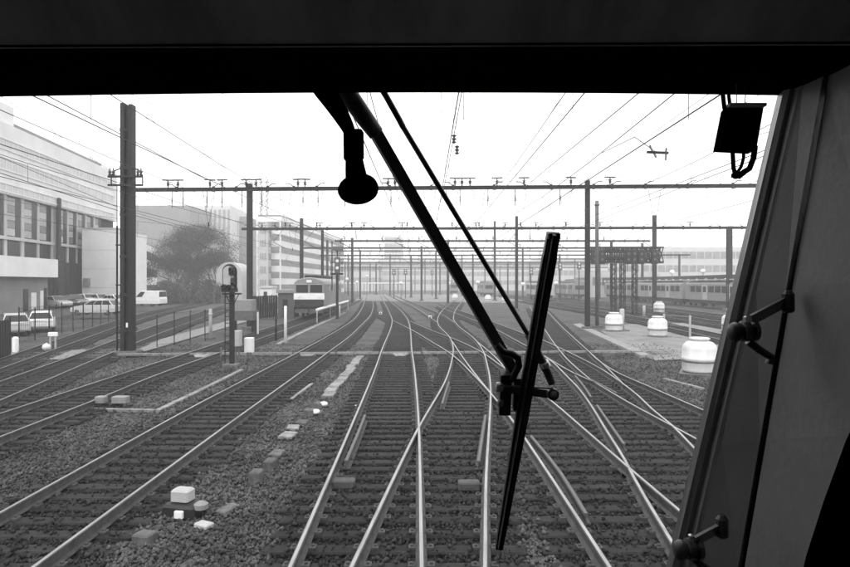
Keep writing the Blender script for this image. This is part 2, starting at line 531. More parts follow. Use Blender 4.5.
# sleepers: long timbers where tracks share them
PAIRS = ['A', 'B', 'D', 'G', 'F', 'L1', 'L2', 'L3', 'L4', 'R5', 'R6', 'R7']
slp_mesh = mesh_of(MB().bevbox((0, 0, 0), 1, 0.23, 0.16, 0.02), 'sleeper', 'sleeper')
far = {k: MB() for k in TR}
n_slp = {k: 0 for k in TR}
y = 2.0
sleeper_rows = []
while y < 110:
    iv = []
    for k in PAIRS:
        lo = max(EXT[k+'_l'][0], EXT[k+'_r'][0]); hi = min(RC[k+'_l'].y[-1], RC[k+'_r'].y[-1]) + 20
        if lo - 3 <= y <= hi:
            a, b = RC[k+'_l'](y), RC[k+'_r'](y)
            if 0.4 < b - a < 3.2: iv.append([a - 0.55, b + 0.55, OWN.get(k, k)])
    iv.sort()
    mg = []
    for i in iv:
        if mg and i[2] == mg[-1][2] and i[0] < mg[-1][1] - 0.35: mg[-1][1] = max(mg[-1][1], i[1])
        elif mg and i[0] < mg[-1][1] + 0.05: mg.append([mg[-1][1] + 0.06, i[1], i[2]])
        else: mg.append(list(i))
    for a, b, o in mg:
        if b - a < 0.5: continue
        a += random.uniform(-0.05, 0.05); b += random.uniform(-0.05, 0.05)
        yy = y + random.uniform(-0.03, 0.03)
        zc = -0.168 - 0.08 + random.uniform(-0.008, 0.0)
        sleeper_rows.append((a, b, yy))
        if y < 42 and n_slp[o] < 295:
            n_slp[o] += 1
            inst(slp_mesh, 'sleeper', TR[o], ((a + b) / 2, yy, zc), random.uniform(-0.006, 0.006), (b - a, random.uniform(0.92, 1.1), 1))
        else:
            far[o].cbox(((a + b) / 2, yy, zc), b - a, 0.23, 0.16)
    y += 0.47
for k, m in far.items():
    if m.v:
        o = m.build('far_sleepers', 'sleeper', TR[k]); o['kind'] = 'stuff'

_zi = 0
for k in PAIRS:
    _zi += 1
    lo = max(EXT[k+'_l'][0], EXT[k+'_r'][0]); hi = min(EXT[k+'_l'][1], EXT[k+'_r'][1])
    m = MB(); v = []; f = []; i = 0; yy = lo
    while yy < hi:
        a, b = RC[k+'_l'](yy), RC[k+'_r'](yy)
        if b - a > 0.3:
            z = GZ + 0.012 + 0.004 * _zi
            e = random.uniform(-0.08, 0.08)
            v += [(a - 0.5 + e, yy, z), (b + 0.5 + random.uniform(-0.08, 0.08), yy, z)]
        yy += 0.5 if yy < 40 else 2.0
    n = len(v) // 2
    m.add(v, [(2*j, 2*j+1, 2*j+3, 2*j+2) for j in range(n - 1)])
    structure(m.build('track_bed', 'track_bed'))

# rail fastenings on near sleepers (one small plate each side of each rail)
fm = MB()
for a, b, yy in sleeper_rows:
    if yy > 22: continue
    for k in RC:
        if EXT[k][0] <= yy <= EXT[k][1]:
            x = RC[k](yy)
            if a < x < b:
                for s in (-1, 1):
                    fm.cbox((x + s * 0.115, yy, -0.152), 0.09, 0.12, 0.034)
                    fm.cbox((x + s * 0.12, yy, -0.125), 0.035, 0.035, 0.03)
o = fm.build('rail_clips', 'rail_side', TR['main']); o['kind'] = 'stuff'

# small bond boxes between the rails
for px, py in ((344, 482), (469, 484)):
    p = GP(px, py, -0.1)
    m = MB().bevbox((p.x, p.y, -0.11), 0.36, 0.22, 0.12, 0.02)
    m.build('bond_box', 'rail_side', TR['main'])

# loose ballast stones
def stones(n, x0, x1, y0, y1, smin, smax, name):
    # density falls with distance
    u = rng.random(n)
    yy = 1.0 / (1.0 / y0 + u * (1.0 / y1 - 1.0 / y0))
    xx = x0 + rng.random(n) * (x1 - x0)
    keep = np.abs(xx) < yy * 0.78 + 0.5
    for k in RC:
        if k[0] in 'R': continue
        c = RC[k]
        g = np.linspace(y0, y1, 160)
        cx = np.interp(yy, g, [c(t) for t in g])
        act = (yy >= EXT[k][0] - 0.2) & (yy <= EXT[k][1])
        keep &= ~(act & (np.abs(xx - cx) < 0.11))
    # off the sleepers, mostly
    rows = np.array(sleeper_rows)
    on = np.zeros(n, bool)
    for a, b, sy in rows:
        if sy < y0 - 1 or sy > y1 + 1: continue
        on |= (np.abs(yy - sy) < 0.13) & (xx > a) & (xx < b)
    keep &= ~(on & (rng.random(n) < 0.82))
    inside = np.zeros(len(xx), bool)
    for a, b, sy in rows:
        if sy < y0 - 1 or sy > y1 + 1: continue
        inside |= (np.abs(yy - sy) < 0.25) & (xx > a + 0.12) & (xx < b - 0.12)
    keep &= ~(inside & ~on & (rng.random(len(xx)) < 0.25))
    xx, yy, on, inside = xx[keep], yy[keep], on[keep], inside[keep]
    n = len(xx)
    base = np.array([(1,0,0),(-1,0,0),(0,1,0),(0,-1,0),(0,0,1),(0,0,-1)], float)
    tri = np.array([(0,2,4),(2,1,4),(1,3,4),(3,0,4),(2,0,5),(1,2,5),(3,1,5),(0,3,5)])
    V = np.repeat(base[None], n, 0) * (1 + rng.uniform(-0.35, 0.35, (n, 6, 1)))
    V += rng.uniform(-0.25, 0.25, (n, 6, 3))
    sc = smin + (smax - smin) * rng.random((n, 1, 1)) ** 1.8 * 1.5 * rng.uniform(0.7, 1.3, (n, 1, 3))
    V *= sc
    a = rng.uniform(0, 2*np.pi, n); ca, sa = np.cos(a)[:, None], np.sin(a)[:, None]
    X = V[..., 0] * ca - V[..., 1] * sa; Y = V[..., 0] * sa + V[..., 1] * ca
    Z = V[..., 2] + np.where(on, -0.155, np.where(inside, GZ + 0.062, GZ + 0.03))[:, None] + rng.uniform(-0.012, 0.02, (n, 1))
    co = np.stack([X + xx[:, None], Y + yy[:, None], Z], -1).reshape(-1, 3)
    fc = (tri[None] + (np.arange(n) * 6)[:, None, None]).reshape(-1, 3)
    me = bpy.data.meshes.new(name)
    me.vertices.add(len(co)); me.vertices.foreach_set('co', co.ravel())
    me.loops.add(fc.size); me.loops.foreach_set('vertex_index', fc.ravel().astype(np.int32))
    me.polygons.add(len(fc)); me.polygons.foreach_set('loop_start', np.arange(0, fc.size, 3, dtype=np.int32))
    me.polygons.foreach_set('loop_total', np.full(len(fc), 3, np.int32))
    me.update(calc_edges=True)
    me.materials.append(M['stone']); me.materials.append(M['stone_oily'])
    me.polygons.foreach_set('material_index', np.repeat(inside.astype(np.int32), 8))
    o = bpy.data.objects.new(name, me)
    COL.objects.link(o)
    tag(o, 'loose grey ballast stones around the rails and sleepers', 'ballast')
    o['kind'] = 'stuff'
stones(240000, -20, 13, 4.0, 34, 0.016, 0.034, 'ballast')

# ------------------------------------------------------------------ cable crossing duct at mid distance
def crossing_duct():
    a, b = GP(118, 354.5, -0.1), GP(672, 351.5, -0.1)
    t = thing('cable_duct', (a.x, a.y, GZ), 'narrow pale duct crossing under all the rails from side to side', 'cable duct')
    n = 13
    for i in range(n):
        p, q = a.lerp(b, i / n), a.lerp(b, (i + 1) / n - 0.002)
        p.z = q.z = -0.1 + 0.006 * (i % 3)
        MB().beam(p, q, 0.2, 0.1).build('duct_segment', 'concrete', t)
    for px in (75, 203, 307, 400):
        c = GP(px, 354, -0.1)
        yy = a.lerp(b, (c.x - a.x) / (b.x - a.x)).y
        MB().hexa([(c.x - 0.2, yy - 0.42, GZ), (c.x + 0.2, yy - 0.42, GZ), (c.x + 0.4, yy - 0.11, GZ), (c.x - 0.4, yy - 0.11, GZ)],
                  [(c.x - 0.2, yy - 0.42, -0.18), (c.x + 0.2, yy - 0.42, -0.18), (c.x + 0.4, yy - 0.11, -0.09), (c.x - 0.4, yy - 0.11, -0.09)]).build('ramp', 'concrete', t)
crossing_duct()

# ------------------------------------------------------------------ gantries and masts
ins_mb = MB()
ins_mb.lathe((0, 0, 0), [(0.03, 0), (0.03, 0.1), (0.09, 0.12), (0.03, 0.15), (0.09, 0.2), (0.03, 0.23), (0.09, 0.28), (0.03, 0.31), (0.03, 0.42)], 8)
ins_mb.box(-0.26, 0.26, -0.05, 0.05, 0.42, 0.48)
ins_mesh = mesh_of(ins_mb, 'insulator', 'insulator')
str_mb = MB()
str_mb.lathe((0, 0, 0), [(0.03, 0), (0.03, -0.5), (0.08, -0.52), (0.02, -0.57), (0.07, -0.62), (0.02, -0.67), (0.07, -0.72), (0.02, -0.77), (0.08, -0.82), (0.03, -0.87), (0.03, -1.2)], 6)
str_mesh = mesh_of(str_mb, 'insulator_string', 'insulator')

def gantry(label, d, zl, zr, pl, pr, posts, size, insul=(), strings=(), mat='steel_dark', truss=False):
    xl, xr = (pl - CX) / F * d, (pr - CX) / F * d
    Z = lambda x: zl + (zr - zl) * (x - xl) / (xr - xl)
    t = thing('overhead_line_gantry', ((xl + xr) / 2, d, GZ), label, 'gantry', 'gantries carrying the overhead wires')
    m = MB()
    h = size
    p0, p1 = Vector((xl, d, zl)), Vector((xr, d, zr))
    # I-section beam
    m.beam(p0 + Vector((0, 0, h * 0.42)), p1 + Vector((0, 0, h * 0.42)), h * 0.9, h * 0.16)
    m.beam(p0 - Vector((0, 0, h * 0.42)), p1 - Vector((0, 0, h * 0.42)), h * 0.9, h * 0.16)
    m.beam(p0, p1, h * 0.25, h * 0.68)
    n = max(4, int((xr - xl) / 1.6))
    for i in range(n + 1):
        q = p0.lerp(p1, i / n)
        m.cbox(q, 0.05, h * 0.8, h * 0.68)
    m.build('beam', mat, t)
    for px, top, w in posts:
        x = (px - CX) / F * d
        zt = CAM_H + (CY - top) / F * d
        pm = MB()
        yy = d + h * 0.45 + w * 0.5 + 0.01
        pm.box(x - w/2, x + w/2, yy - w/2, yy - w/2 + w*0.18, GZ - 0.1, zt)
        pm.box(x - w/2, x + w/2, yy + w/2 - w*0.18, yy + w/2, GZ - 0.1, zt)
        pm.box(x - w*0.12, x + w*0.12, yy - w/2 + w*0.18, yy + w/2 - w*0.18, GZ - 0.1, zt - 0.002)
        po = pm.build('post', mat, t)
        MB().bevbox((x, yy, GZ + 0.1), w * 2.2, w * 2.2, 0.35, 0.05).build('footing', 'concrete_dark', po)
    for px in insul:
        x = (px - CX) / F * d
        inst(ins_mesh, 'insulator', t, (x, d, Z(x) + h * 0.5), random.uniform(-0.3, 0.3), (1.5, 2.0, 1.25))
    if d < 100 and insul:
        q = xl + 1.0
        while q < xr - 1:
            z = Z(q); sg = random.choice((-1, 1)); bk = MB()
            bk.bevbox((q, d - h * 0.62, z), 0.16, 0.14, h * 1.5, 0.02)
            bk.tube([(q, d - h * 0.62, z + h * 0.4), (q + sg * 0.3, d - h * 0.7, z + h * 1.3), (q + sg * 0.62, d - h * 0.7, z + h * 1.35)], 0.035, 5)
            bk.build('bracket', mat, t)
            q += random.uniform(1.2, 3.4)
    for px in strings:
        x = (px - CX) / F * d
        inst(str_mesh, 'insulator_string', t, (x, d, Z(x) - h * 0.5))
    return t, Z

CAT = [-15.9, -10.1, -5.3, -1.0, 2.0, 3.1, 6.7, 11.5, 17.5]
D1 = 44.0
g1, Z1 = gantry('near gantry whose dark beam spans the whole view above the wiper', D1, CAM_H + 93.5 * D1 / F, CAM_H + 98 * D1 / F, 122, 790,
       [(128, 186, 0.36), (248.5, 183, 0.36), (588.5, 180, 0.32), (775, 180, 0.32)], 0.27,
       (168, 178, 210, 222, 246, 256, 298, 305, 388, 395, 455, 462, 470, 497, 524, 571, 610), (172, 183, 207, 222, 242, 262, 303, 318, 345, 391, 460, 488, 515, 560))
D2 = 76.0
gantry('second gantry with posts rising above its thin beam', D2, CAM_H + 54.5*D2/F, CAM_H + 56*D2/F, 242, 800,
       [(301, 218, 0.4), (322, 230, 0.3), (517, 216, 0.34), (655.5, 215, 0.42), (731, 226, 0.55)], 0.32,
       (262, 275, 290, 320, 352, 364, 402, 432, 476, 505, 536, 566, 600, 690), (270, 356, 433, 530))
gantry('third gantry standing right of the locomotive with a thin beam', 118.0, CAM_H + 35.5*118/F, CAM_H + 35.5*118/F, 303, 660,
       [(327, 240, 0.4), (421.5, 246, 0.4), (495, 221, 0.4), (643, 243, 0.4)], 0.34, (350, 380, 402, 440, 470, 520, 560, 600), (380, 450))
gantry('fourth gantry in the haze behind the curving tracks', 147.0, CAM_H + 28*147/F, CAM_H + 28.5*147/F, 320, 690,
       [(411, 256, 0.4), (473, 254, 0.4), (560, 254, 0.4), (680, 254, 0.4)], 0.36, (340, 370, 430, 500, 540), ())
gantry('fifth gantry small and pale in the haze', 180.0, CAM_H + 21*180/F, CAM_H + 21*180/F, 330, 640,
       [(339, 262, 0.4), (376, 262, 0.4), (440, 262, 0.4), (508, 262, 0.4), (628, 262, 0.4)], 0.4, (350, 400, 460), ())
gantry('farthest gantry just above the far ends of the tracks', 225.0, CAM_H + 16*225/F, CAM_H + 16*225/F, 340, 620,
       [(352, 267, 0.4), (398, 267, 0.4), (452, 267, 0.4), (600, 267, 0.4)], 0.42, (), ())

def far_signal(label, px, ytop, d, lamps=2, white=False):
    x = (px - CX) / F * d; zt = CAM_H + (CY - ytop) / F * d
    t = thing('far_signal', (x, d, GZ), label, 'signal', 'signals in the far yard')
    MB().tube([(x, d, GZ - 0.1), (x, d, zt - 1.2)], 0.09, 6).build('post', 'steel_dark', t)
    h = MB().bevbox((x, d - 0.1, zt - 0.6), 0.75, 0.3, 1.3, 0.1).build('head', 'grey_dark', t)
    for i in range(lamps):
        MB().lathe((x, d - 0.26, zt - 0.3 - i * 0.55), [(0.16, 0), (0.16, -0.05), (0.0, -0.06)], 10, 'Y').build('lens', 'signal_lamp', h)
    MB().box(x - 0.5, x + 0.5, d - 0.3, d + 0.3, zt - 1.35, zt - 1.28).build('platform', 'steel_dark', t)
for d_, yb, lab, ps in ((97, 241, 'gantry between the second and third with few posts', (352, 448, 612)), (132, 251, 'gantry close behind the third one in the haze', (360, 436, 523, 600)), (163, 259, 'gantry close behind the fourth one in the haze', (348, 390, 462, 545, 590)),
                        (202, 264, 'gantry close behind the fifth one in the haze', (345, 370, 425, 485, 530, 575)), (250, 269, 'last faint gantry before the far buildings', (350, 380, 415, 460, 500, 550))):
    gantry(lab, float(d_), CAM_H + (CY - yb) * d_ / F, CAM_H + (CY - yb) * d_ / F, 335, 650, [(p, yb - random.uniform(0, 5), 0.36) for p in ps], 0.3, [345 + 37 * q for q in range(8)], ())
far_signal('far signal left of the two standing close together', 394, 269, 135)
far_signal('far signal right of the two standing close together', 405.5, 269, 138)
far_signal('far signal in the haze left of the wiper arm', 432, 270, 165)
far_signal('far signal just left of the wiper blade top', 531, 268, 120)
far_signal('far signal right of the wiper blade, nearer the blade', 560, 263, 112)
far_signal('far signal right of the wiper blade, nearer the gantry post', 579, 262, 108)
def lamp_post(label, px, ytop, d):
    x = (px - CX) / F * d; zt = CAM_H + (CY - ytop) / F * d
    t = thing('yard_lamp', (x, d, GZ), label, 'lamp post', 'lamp posts in the far yard')
    MB().tube([(x, d, GZ - 0.1), (x, d, zt - 0.3)], [0.09, 0.05], 6).build('pole', 'steel', t)
    MB().lathe((x, d, zt), [(0.06, -0.4), (0.34, -0.25), (0.4, 0.0), (0.28, 0.24), (0.05, 0.32)], 12).build('globe', 'white', t, True)
for px, yt, d, lab in ((347, 279, 140, 'globe lamp behind the signal by the locomotive'), (357, 282, 150, 'globe lamp over the far left tracks'), (367, 276, 170, 'globe lamp above the thin white rail'),
                       (401, 283, 130, 'globe lamp in front of the far middle tracks'), (449, 283, 125, 'globe lamp just left of the wiper arm'), (478, 282, 118, 'globe lamp between arm and rod of the wiper'),
                       (523, 284, 105, 'globe lamp close to the middle gantry post'), (556, 283, 100, 'globe lamp right beside the wiper blade'), (672, 272, 95, 'globe lamp before the large pale hall, left'), (703, 271, 97, 'globe lamp before the large pale hall, right')):
    lamp_post(lab, px, yt, d)
def white_rail():
    d = 178.0
    a, b = P(345, 283, d), P(412, 283, d)
    t = thing('white_footbridge_rail', (a.x, d, GZ), 'thin white rail crossing above the far ends of the left tracks', 'railing')
    MB().beam(a, b, 0.3, 0.34).build('rail_bar', 'white', t)
    for i in range(8):
        p = a.lerp(b, i / 7)
        MB().box(p.x - 0.08, p.x + 0.08, d - 0.08, d + 0.08, GZ, p.z - 0.17).build('upright', 'steel', t)
white_rail()

# tall mast at the left
def tall_mast():
    b, k = at_base(128, 356)
    w = 0.56
    t = thing('steel_mast', b, 'tall thick dark steel mast standing alone beside the left tracks', 'mast')
    zt = CAM_H + (CY - 104) / k
    MB().box(b.x - w/2, b.x - w/2 + 0.2, b.y - 0.2, b.y + 0.2, GZ - 0.1, zt).build('flange', 'steel_dark', t)
    MB().box(b.x + w/2 - 0.16, b.x + w/2, b.y - 0.2, b.y + 0.2, GZ - 0.1, zt - 0.06).build('flange', 'steel_dark', t)
    MB().box(b.x - w/2 + 0.2, b.x + w/2 - 0.16, b.y - 0.08, b.y + 0.08, GZ - 0.1, zt - 0.1).build('web', 'steel_dark', t)
    for z in (0.9, 2.6, 4.4, 6.4, 8.6, 10.4):
        MB().box(b.x - w/2 - 0.01, b.x + w/2 + 0.01, b.y - 0.215, b.y - 0.202, z, z + 0.14).build('batten_plate', 'steel_dark', t)
    MB().bevbox((b.x, b.y, GZ + 0.08), 1.1, 1.0, 0.36, 0.06).build('footing', 'concrete_dark', t)
    zc = CAM_H + (CY - 176) / k
    m = MB()
    for dx in (-0.55, 0.55):
        m.tube([(b.x + dx * 0.5, b.y - 0.1, zc + 0.35), (b.x + dx, b.y - 0.1, zc + 0.25), (b.x + dx * 1.35, b.y - 0.1, zc), (b.x + dx * 1.35, b.y - 0.1, zc - 0.5)], 0.028, 6)
    m.box(b.x - 0.8, b.x + 0.8, b.y - 0.34, b.y - 0.22, zc - 0.12, zc - 0.03)
    m.box(b.x - 0.8, b.x + 0.8, b.y - 0.34, b.y - 0.22, zc - 0.52, zc - 0.44)
    m.build('wire_cage', 'steel_dark', t)
    for dx in (-0.72, -0.55, 0.6, 0.75):
        MB().lathe((b.x + dx, b.y - 0.28, zc - 0.03), [(0.04, 0), (0.08, 0.06), (0.04, 0.1), (0.08, 0.17), (0.04, 0.24), (0.02, 0.36)], 8).build('insulator', 'insulator', t)
    # pipe beside the mast
    x = b.x - 0.52
    zp = CAM_H + (CY - 226) / k
    po = MB().tube([(x, b.y, GZ), (x, b.y, zp)], 0.045, 8).build('pipe', 'steel_dark', t)
    MB().tube([(x, b.y, zp), (x, b.y, zc - 0.4)], 0.02, 6).build('cable', 'wire', t)
    for py in (245, 285, 312, 333):
        z = CAM_H + (CY - py) / k
        MB().box(x - 0.06, b.x - w/2 - 0.001, b.y - 0.03, b.y + 0.03, z - 0.03, z + 0.03).build('pipe_bracket', 'steel_dark', t)
    z = CAM_H + (CY - 325) / k
    MB().box(b.x + 0.02, b.x + 0.1, b.y - 0.235, b.y - 0.217, z - 0.1, z + 0.12).build('number_plate', 'white', t)
tall_mast()

# overhead line for each track
def catenary(x, label, x2=None, r=1.0):
    t = thing('overhead_line', (x, 0, 7.0), label, 'overhead wire', 'overhead lines above the tracks')
    sup = [-8.0, 44.0, 76.0, 118.0, 150.0]
    x2 = x if x2 is None else x2
    X = lambda y: x + (x2 - x) * max(0, min(1, (y - 20) / 100))
    zc = 5.75
    MB().tube([(X(y) + (0.18 if i % 2 else -0.18), y, zc) for i, y in enumerate(sup)], 0.0095 * r, 5).build('contact_wire', 'wire', t)
    pts, dr = [], MB()
    for i in range(len(sup) - 1):
        a, b = sup[i], sup[i + 1]
        n = 9
        for j in range(n):
            u = j / n
            z = 7.35 - 4 * u * (1 - u) * 1.1 * (b - a) / 50
            pts.append((X(a + (b - a) * u), a + (b - a) * u, z))
            if j and b < 130:
                yy = a + (b - a) * u
                dr.tube([(X(yy), yy, z), (X(yy), yy, zc)], 0.005 * r, 4)
    MB().tube(pts, 0.0085 * r, 5).build('messenger_wire', 'wire', t)
    o = dr.build('droppers', 'wire', t); o['kind'] = 'stuff'
    for d in (D1, D2, 118.0):
        zb = {D1: 10.05, D2: 9.9, 118.0: 10.0}[d]
        m = MB()
        m.tube([(X(d) - 0.45, d + 0.05, zb), (X(d), d, 7.35), (X(d) + 0.45, d + 0.05, zb)], 0.022, 5)
        m.lathe((X(d), d, 7.4), [(0.02, 0), (0.07, 0.05), (0.02, 0.1), (0.07, 0.15), (0.02, 0.2), (0.07, 0.25), (0.02, 0.3)], 6)
        m.tube([(X(d) - 0.9, d, 6.25), (X(d), d, 5.78)], 0.018, 5)
        m.tube([(X(d), d, 7.35), (X(d) - 0.9, d, 6.25)], 0.012, 4)
        m.build('hanger', 'steel_dark', t)
catenary(-15.2, 'overhead line above the leftmost track by the mast', -18)
catenary(-10.0, 'overhead line above the track with the locomotive', -11)
catenary(-5.2, 'overhead line above the single track left of the blocks', -6)
catenary(-0.9, 'overhead line directly above the cab track', -2.6)
catenary(2.3, 'overhead line passing above the wiper blade', 1.0)
catenary(4.1, 'overhead line with the section insulator right of the wiper', 3.5, 1.3)
catenary(6.7, 'overhead line above the rightmost crossing rails', 8)
catenary(-7.6, 'overhead line between the loco track and the single track', -9)
catenary(9.8, 'overhead line just right of the crossing rails', 12)
catenary(0.6, 'overhead line close to the right of the cab track', -0.5)
catenary(16.5, 'overhead line above the sidings behind the tanks', 18)

def wire(label, pts, r, cat='overhead wire'):
    # pts: (px, py, depth)
    w = [P(*q) for q in pts]
    d = (w[0] - w[1])
    w.insert(0, w[0] + d * (max(0, (w[0].y + 4)) / max(0.1, -d.y)) * 1.0)
    m = MB().tube(w, r, 5)
    tag(m.build('feeder_wire', 'wire'), label, cat, 'single wires strung to the gantry beams')
wire('dark feeder wire slanting from upper left past the mast to the beam', [(50, 97, 25.4), (207, 180, 44)], 0.026)
wire('thin feeder wire falling from the window top left of the lamp neck', [(133, 95, 24), (308, 180, 44)], 0.012)
wire('faint feeder wire reaching the beam left of the lamp', [(188, 98, 24), (335, 168, 44)], 0.010)
wire('thin wire crossing above the office roof to the mast cage', [(2, 97, 14), (112, 172, 28)], 0.007)
wire('dark wire running from upper right down behind the wiper blade', [(640, 92, 22), (525, 187, 44)], 0.024)
wire('pale wire slanting down to the beam above the wiper blade', [(566, 92, 22), (496, 184, 44)], 0.010)
wire('wire crossing the sky below the black box, the upper of two', [(768, 132, 24), (600, 182, 44)], 0.014)
wire('wire crossing the sky below the black box, the lower of two', [(768, 149, 20), (590, 217, 44)], 0.017)
wire('faint wire between the section insulator and the right gantry post', [(720, 118, 22), (590, 195, 44)], 0.009)
wire('thin vertical wire seen just right of the wiper rod top', [(441, 93, 20), (446, 184, 44)], 0.010)

wire('faint wire slanting from the mast top over the beam', [(140, 108, 27), (250, 186, 44)], 0.009)
wire('faint wire crossing the sky left of the lamp, the upper one', [(230, 97, 26), (420, 178, 52)], 0.009)
wire('faint wire crossing the sky left of the lamp, the lower one', [(150, 120, 30), (380, 215, 76)], 0.010)
wire('long wire falling behind the mast toward the second gantry', [(0, 173, 19), (122, 212, 28), (250, 247, 60)], 0.014)
wire('long wire just above it falling behind the mast', [(0, 157, 19), (122, 209, 28), (250, 245, 60)], 0.010)
wire('faint wire right of the wiper rod running to the second gantry', [(470, 93, 22), (440, 226, 76)], 0.010)
wire('faint wire left of the black box to the second gantry', [(700, 100, 20), (520, 226, 76)], 0.012)
wire('faint wire passing just below the black box cords', [(760, 170, 28), (600, 225, 60)], 0.012)
wire('faint wire between wiper arm and rod at the top', [(425, 93, 22), (412, 226, 76)], 0.009)
tag(MB().tube([P(134, 182, 43.6), P(430, 182.5, 43.6), P(775, 177, 43.6)], 0.014, 5).build('cross_span_wire', 'wire'), 'thin wire strung along just above the near gantry beam', 'overhead wire', 'single wires strung to the gantry beams')
def sky_insulator(label, px, py, d):
    c = P(px, py, d)
    t = thing('line_insulator', c, label, 'insulator', 'insulators hanging in the wires')
    MB().lathe(c, [(0.02, -0.16), (0.09, -0.12), (0.03, -0.06), (0.09, -0.0), (0.03, 0.06), (0.09, 0.12), (0.02, 0.16)], 8).build('sheds', 'insulator', t)
    MB().tube([c + Vector((0, 0, 0.15)), c + Vector((-0.05, 0.3, 1.6))], 0.006, 4).build('hanger_wire', 'wire', t)
sky_insulator('upper of two small insulators in the sky right of the rod', 454, 139, 21)
sky_insulator('lower of two small insulators in the sky right of the rod', 457, 150, 21)

# section insulator hanging in the line at the upper right
def section_insulator():
    c = P(655, 153, 13.5)
    t = thing('section_insulator', c, 'small dark section insulator in the wires at upper right', 'insulator')
    MB().beam(c + Vector((-0.3, -0.5, 0.04)), c + Vector((0.22, 0.5, 0.02)), 0.035, 0.05).build('runner', 'insulator', t)
    MB().beam(c + Vector((0.05, -0.5, -0.02)), c + Vector((0.42, 0.45, -0.05)), 0.035, 0.05).build('runner', 'insulator', t)
    MB().beam(c + Vector((-0.18, 0, 0.02)), c + Vector((0.3, 0, 0.0)), 0.05, 0.05).build('cross_bar', 'steel_dark', t)
    MB().tube([c + Vector((0.04, 0.02, 0.02)), c + Vector((0.1, 1.6, 0.75)), c + Vector((0.3, 5.0, 1.1))], 0.012, 5).build('hanger_wire', 'wire', t)
section_insulator()

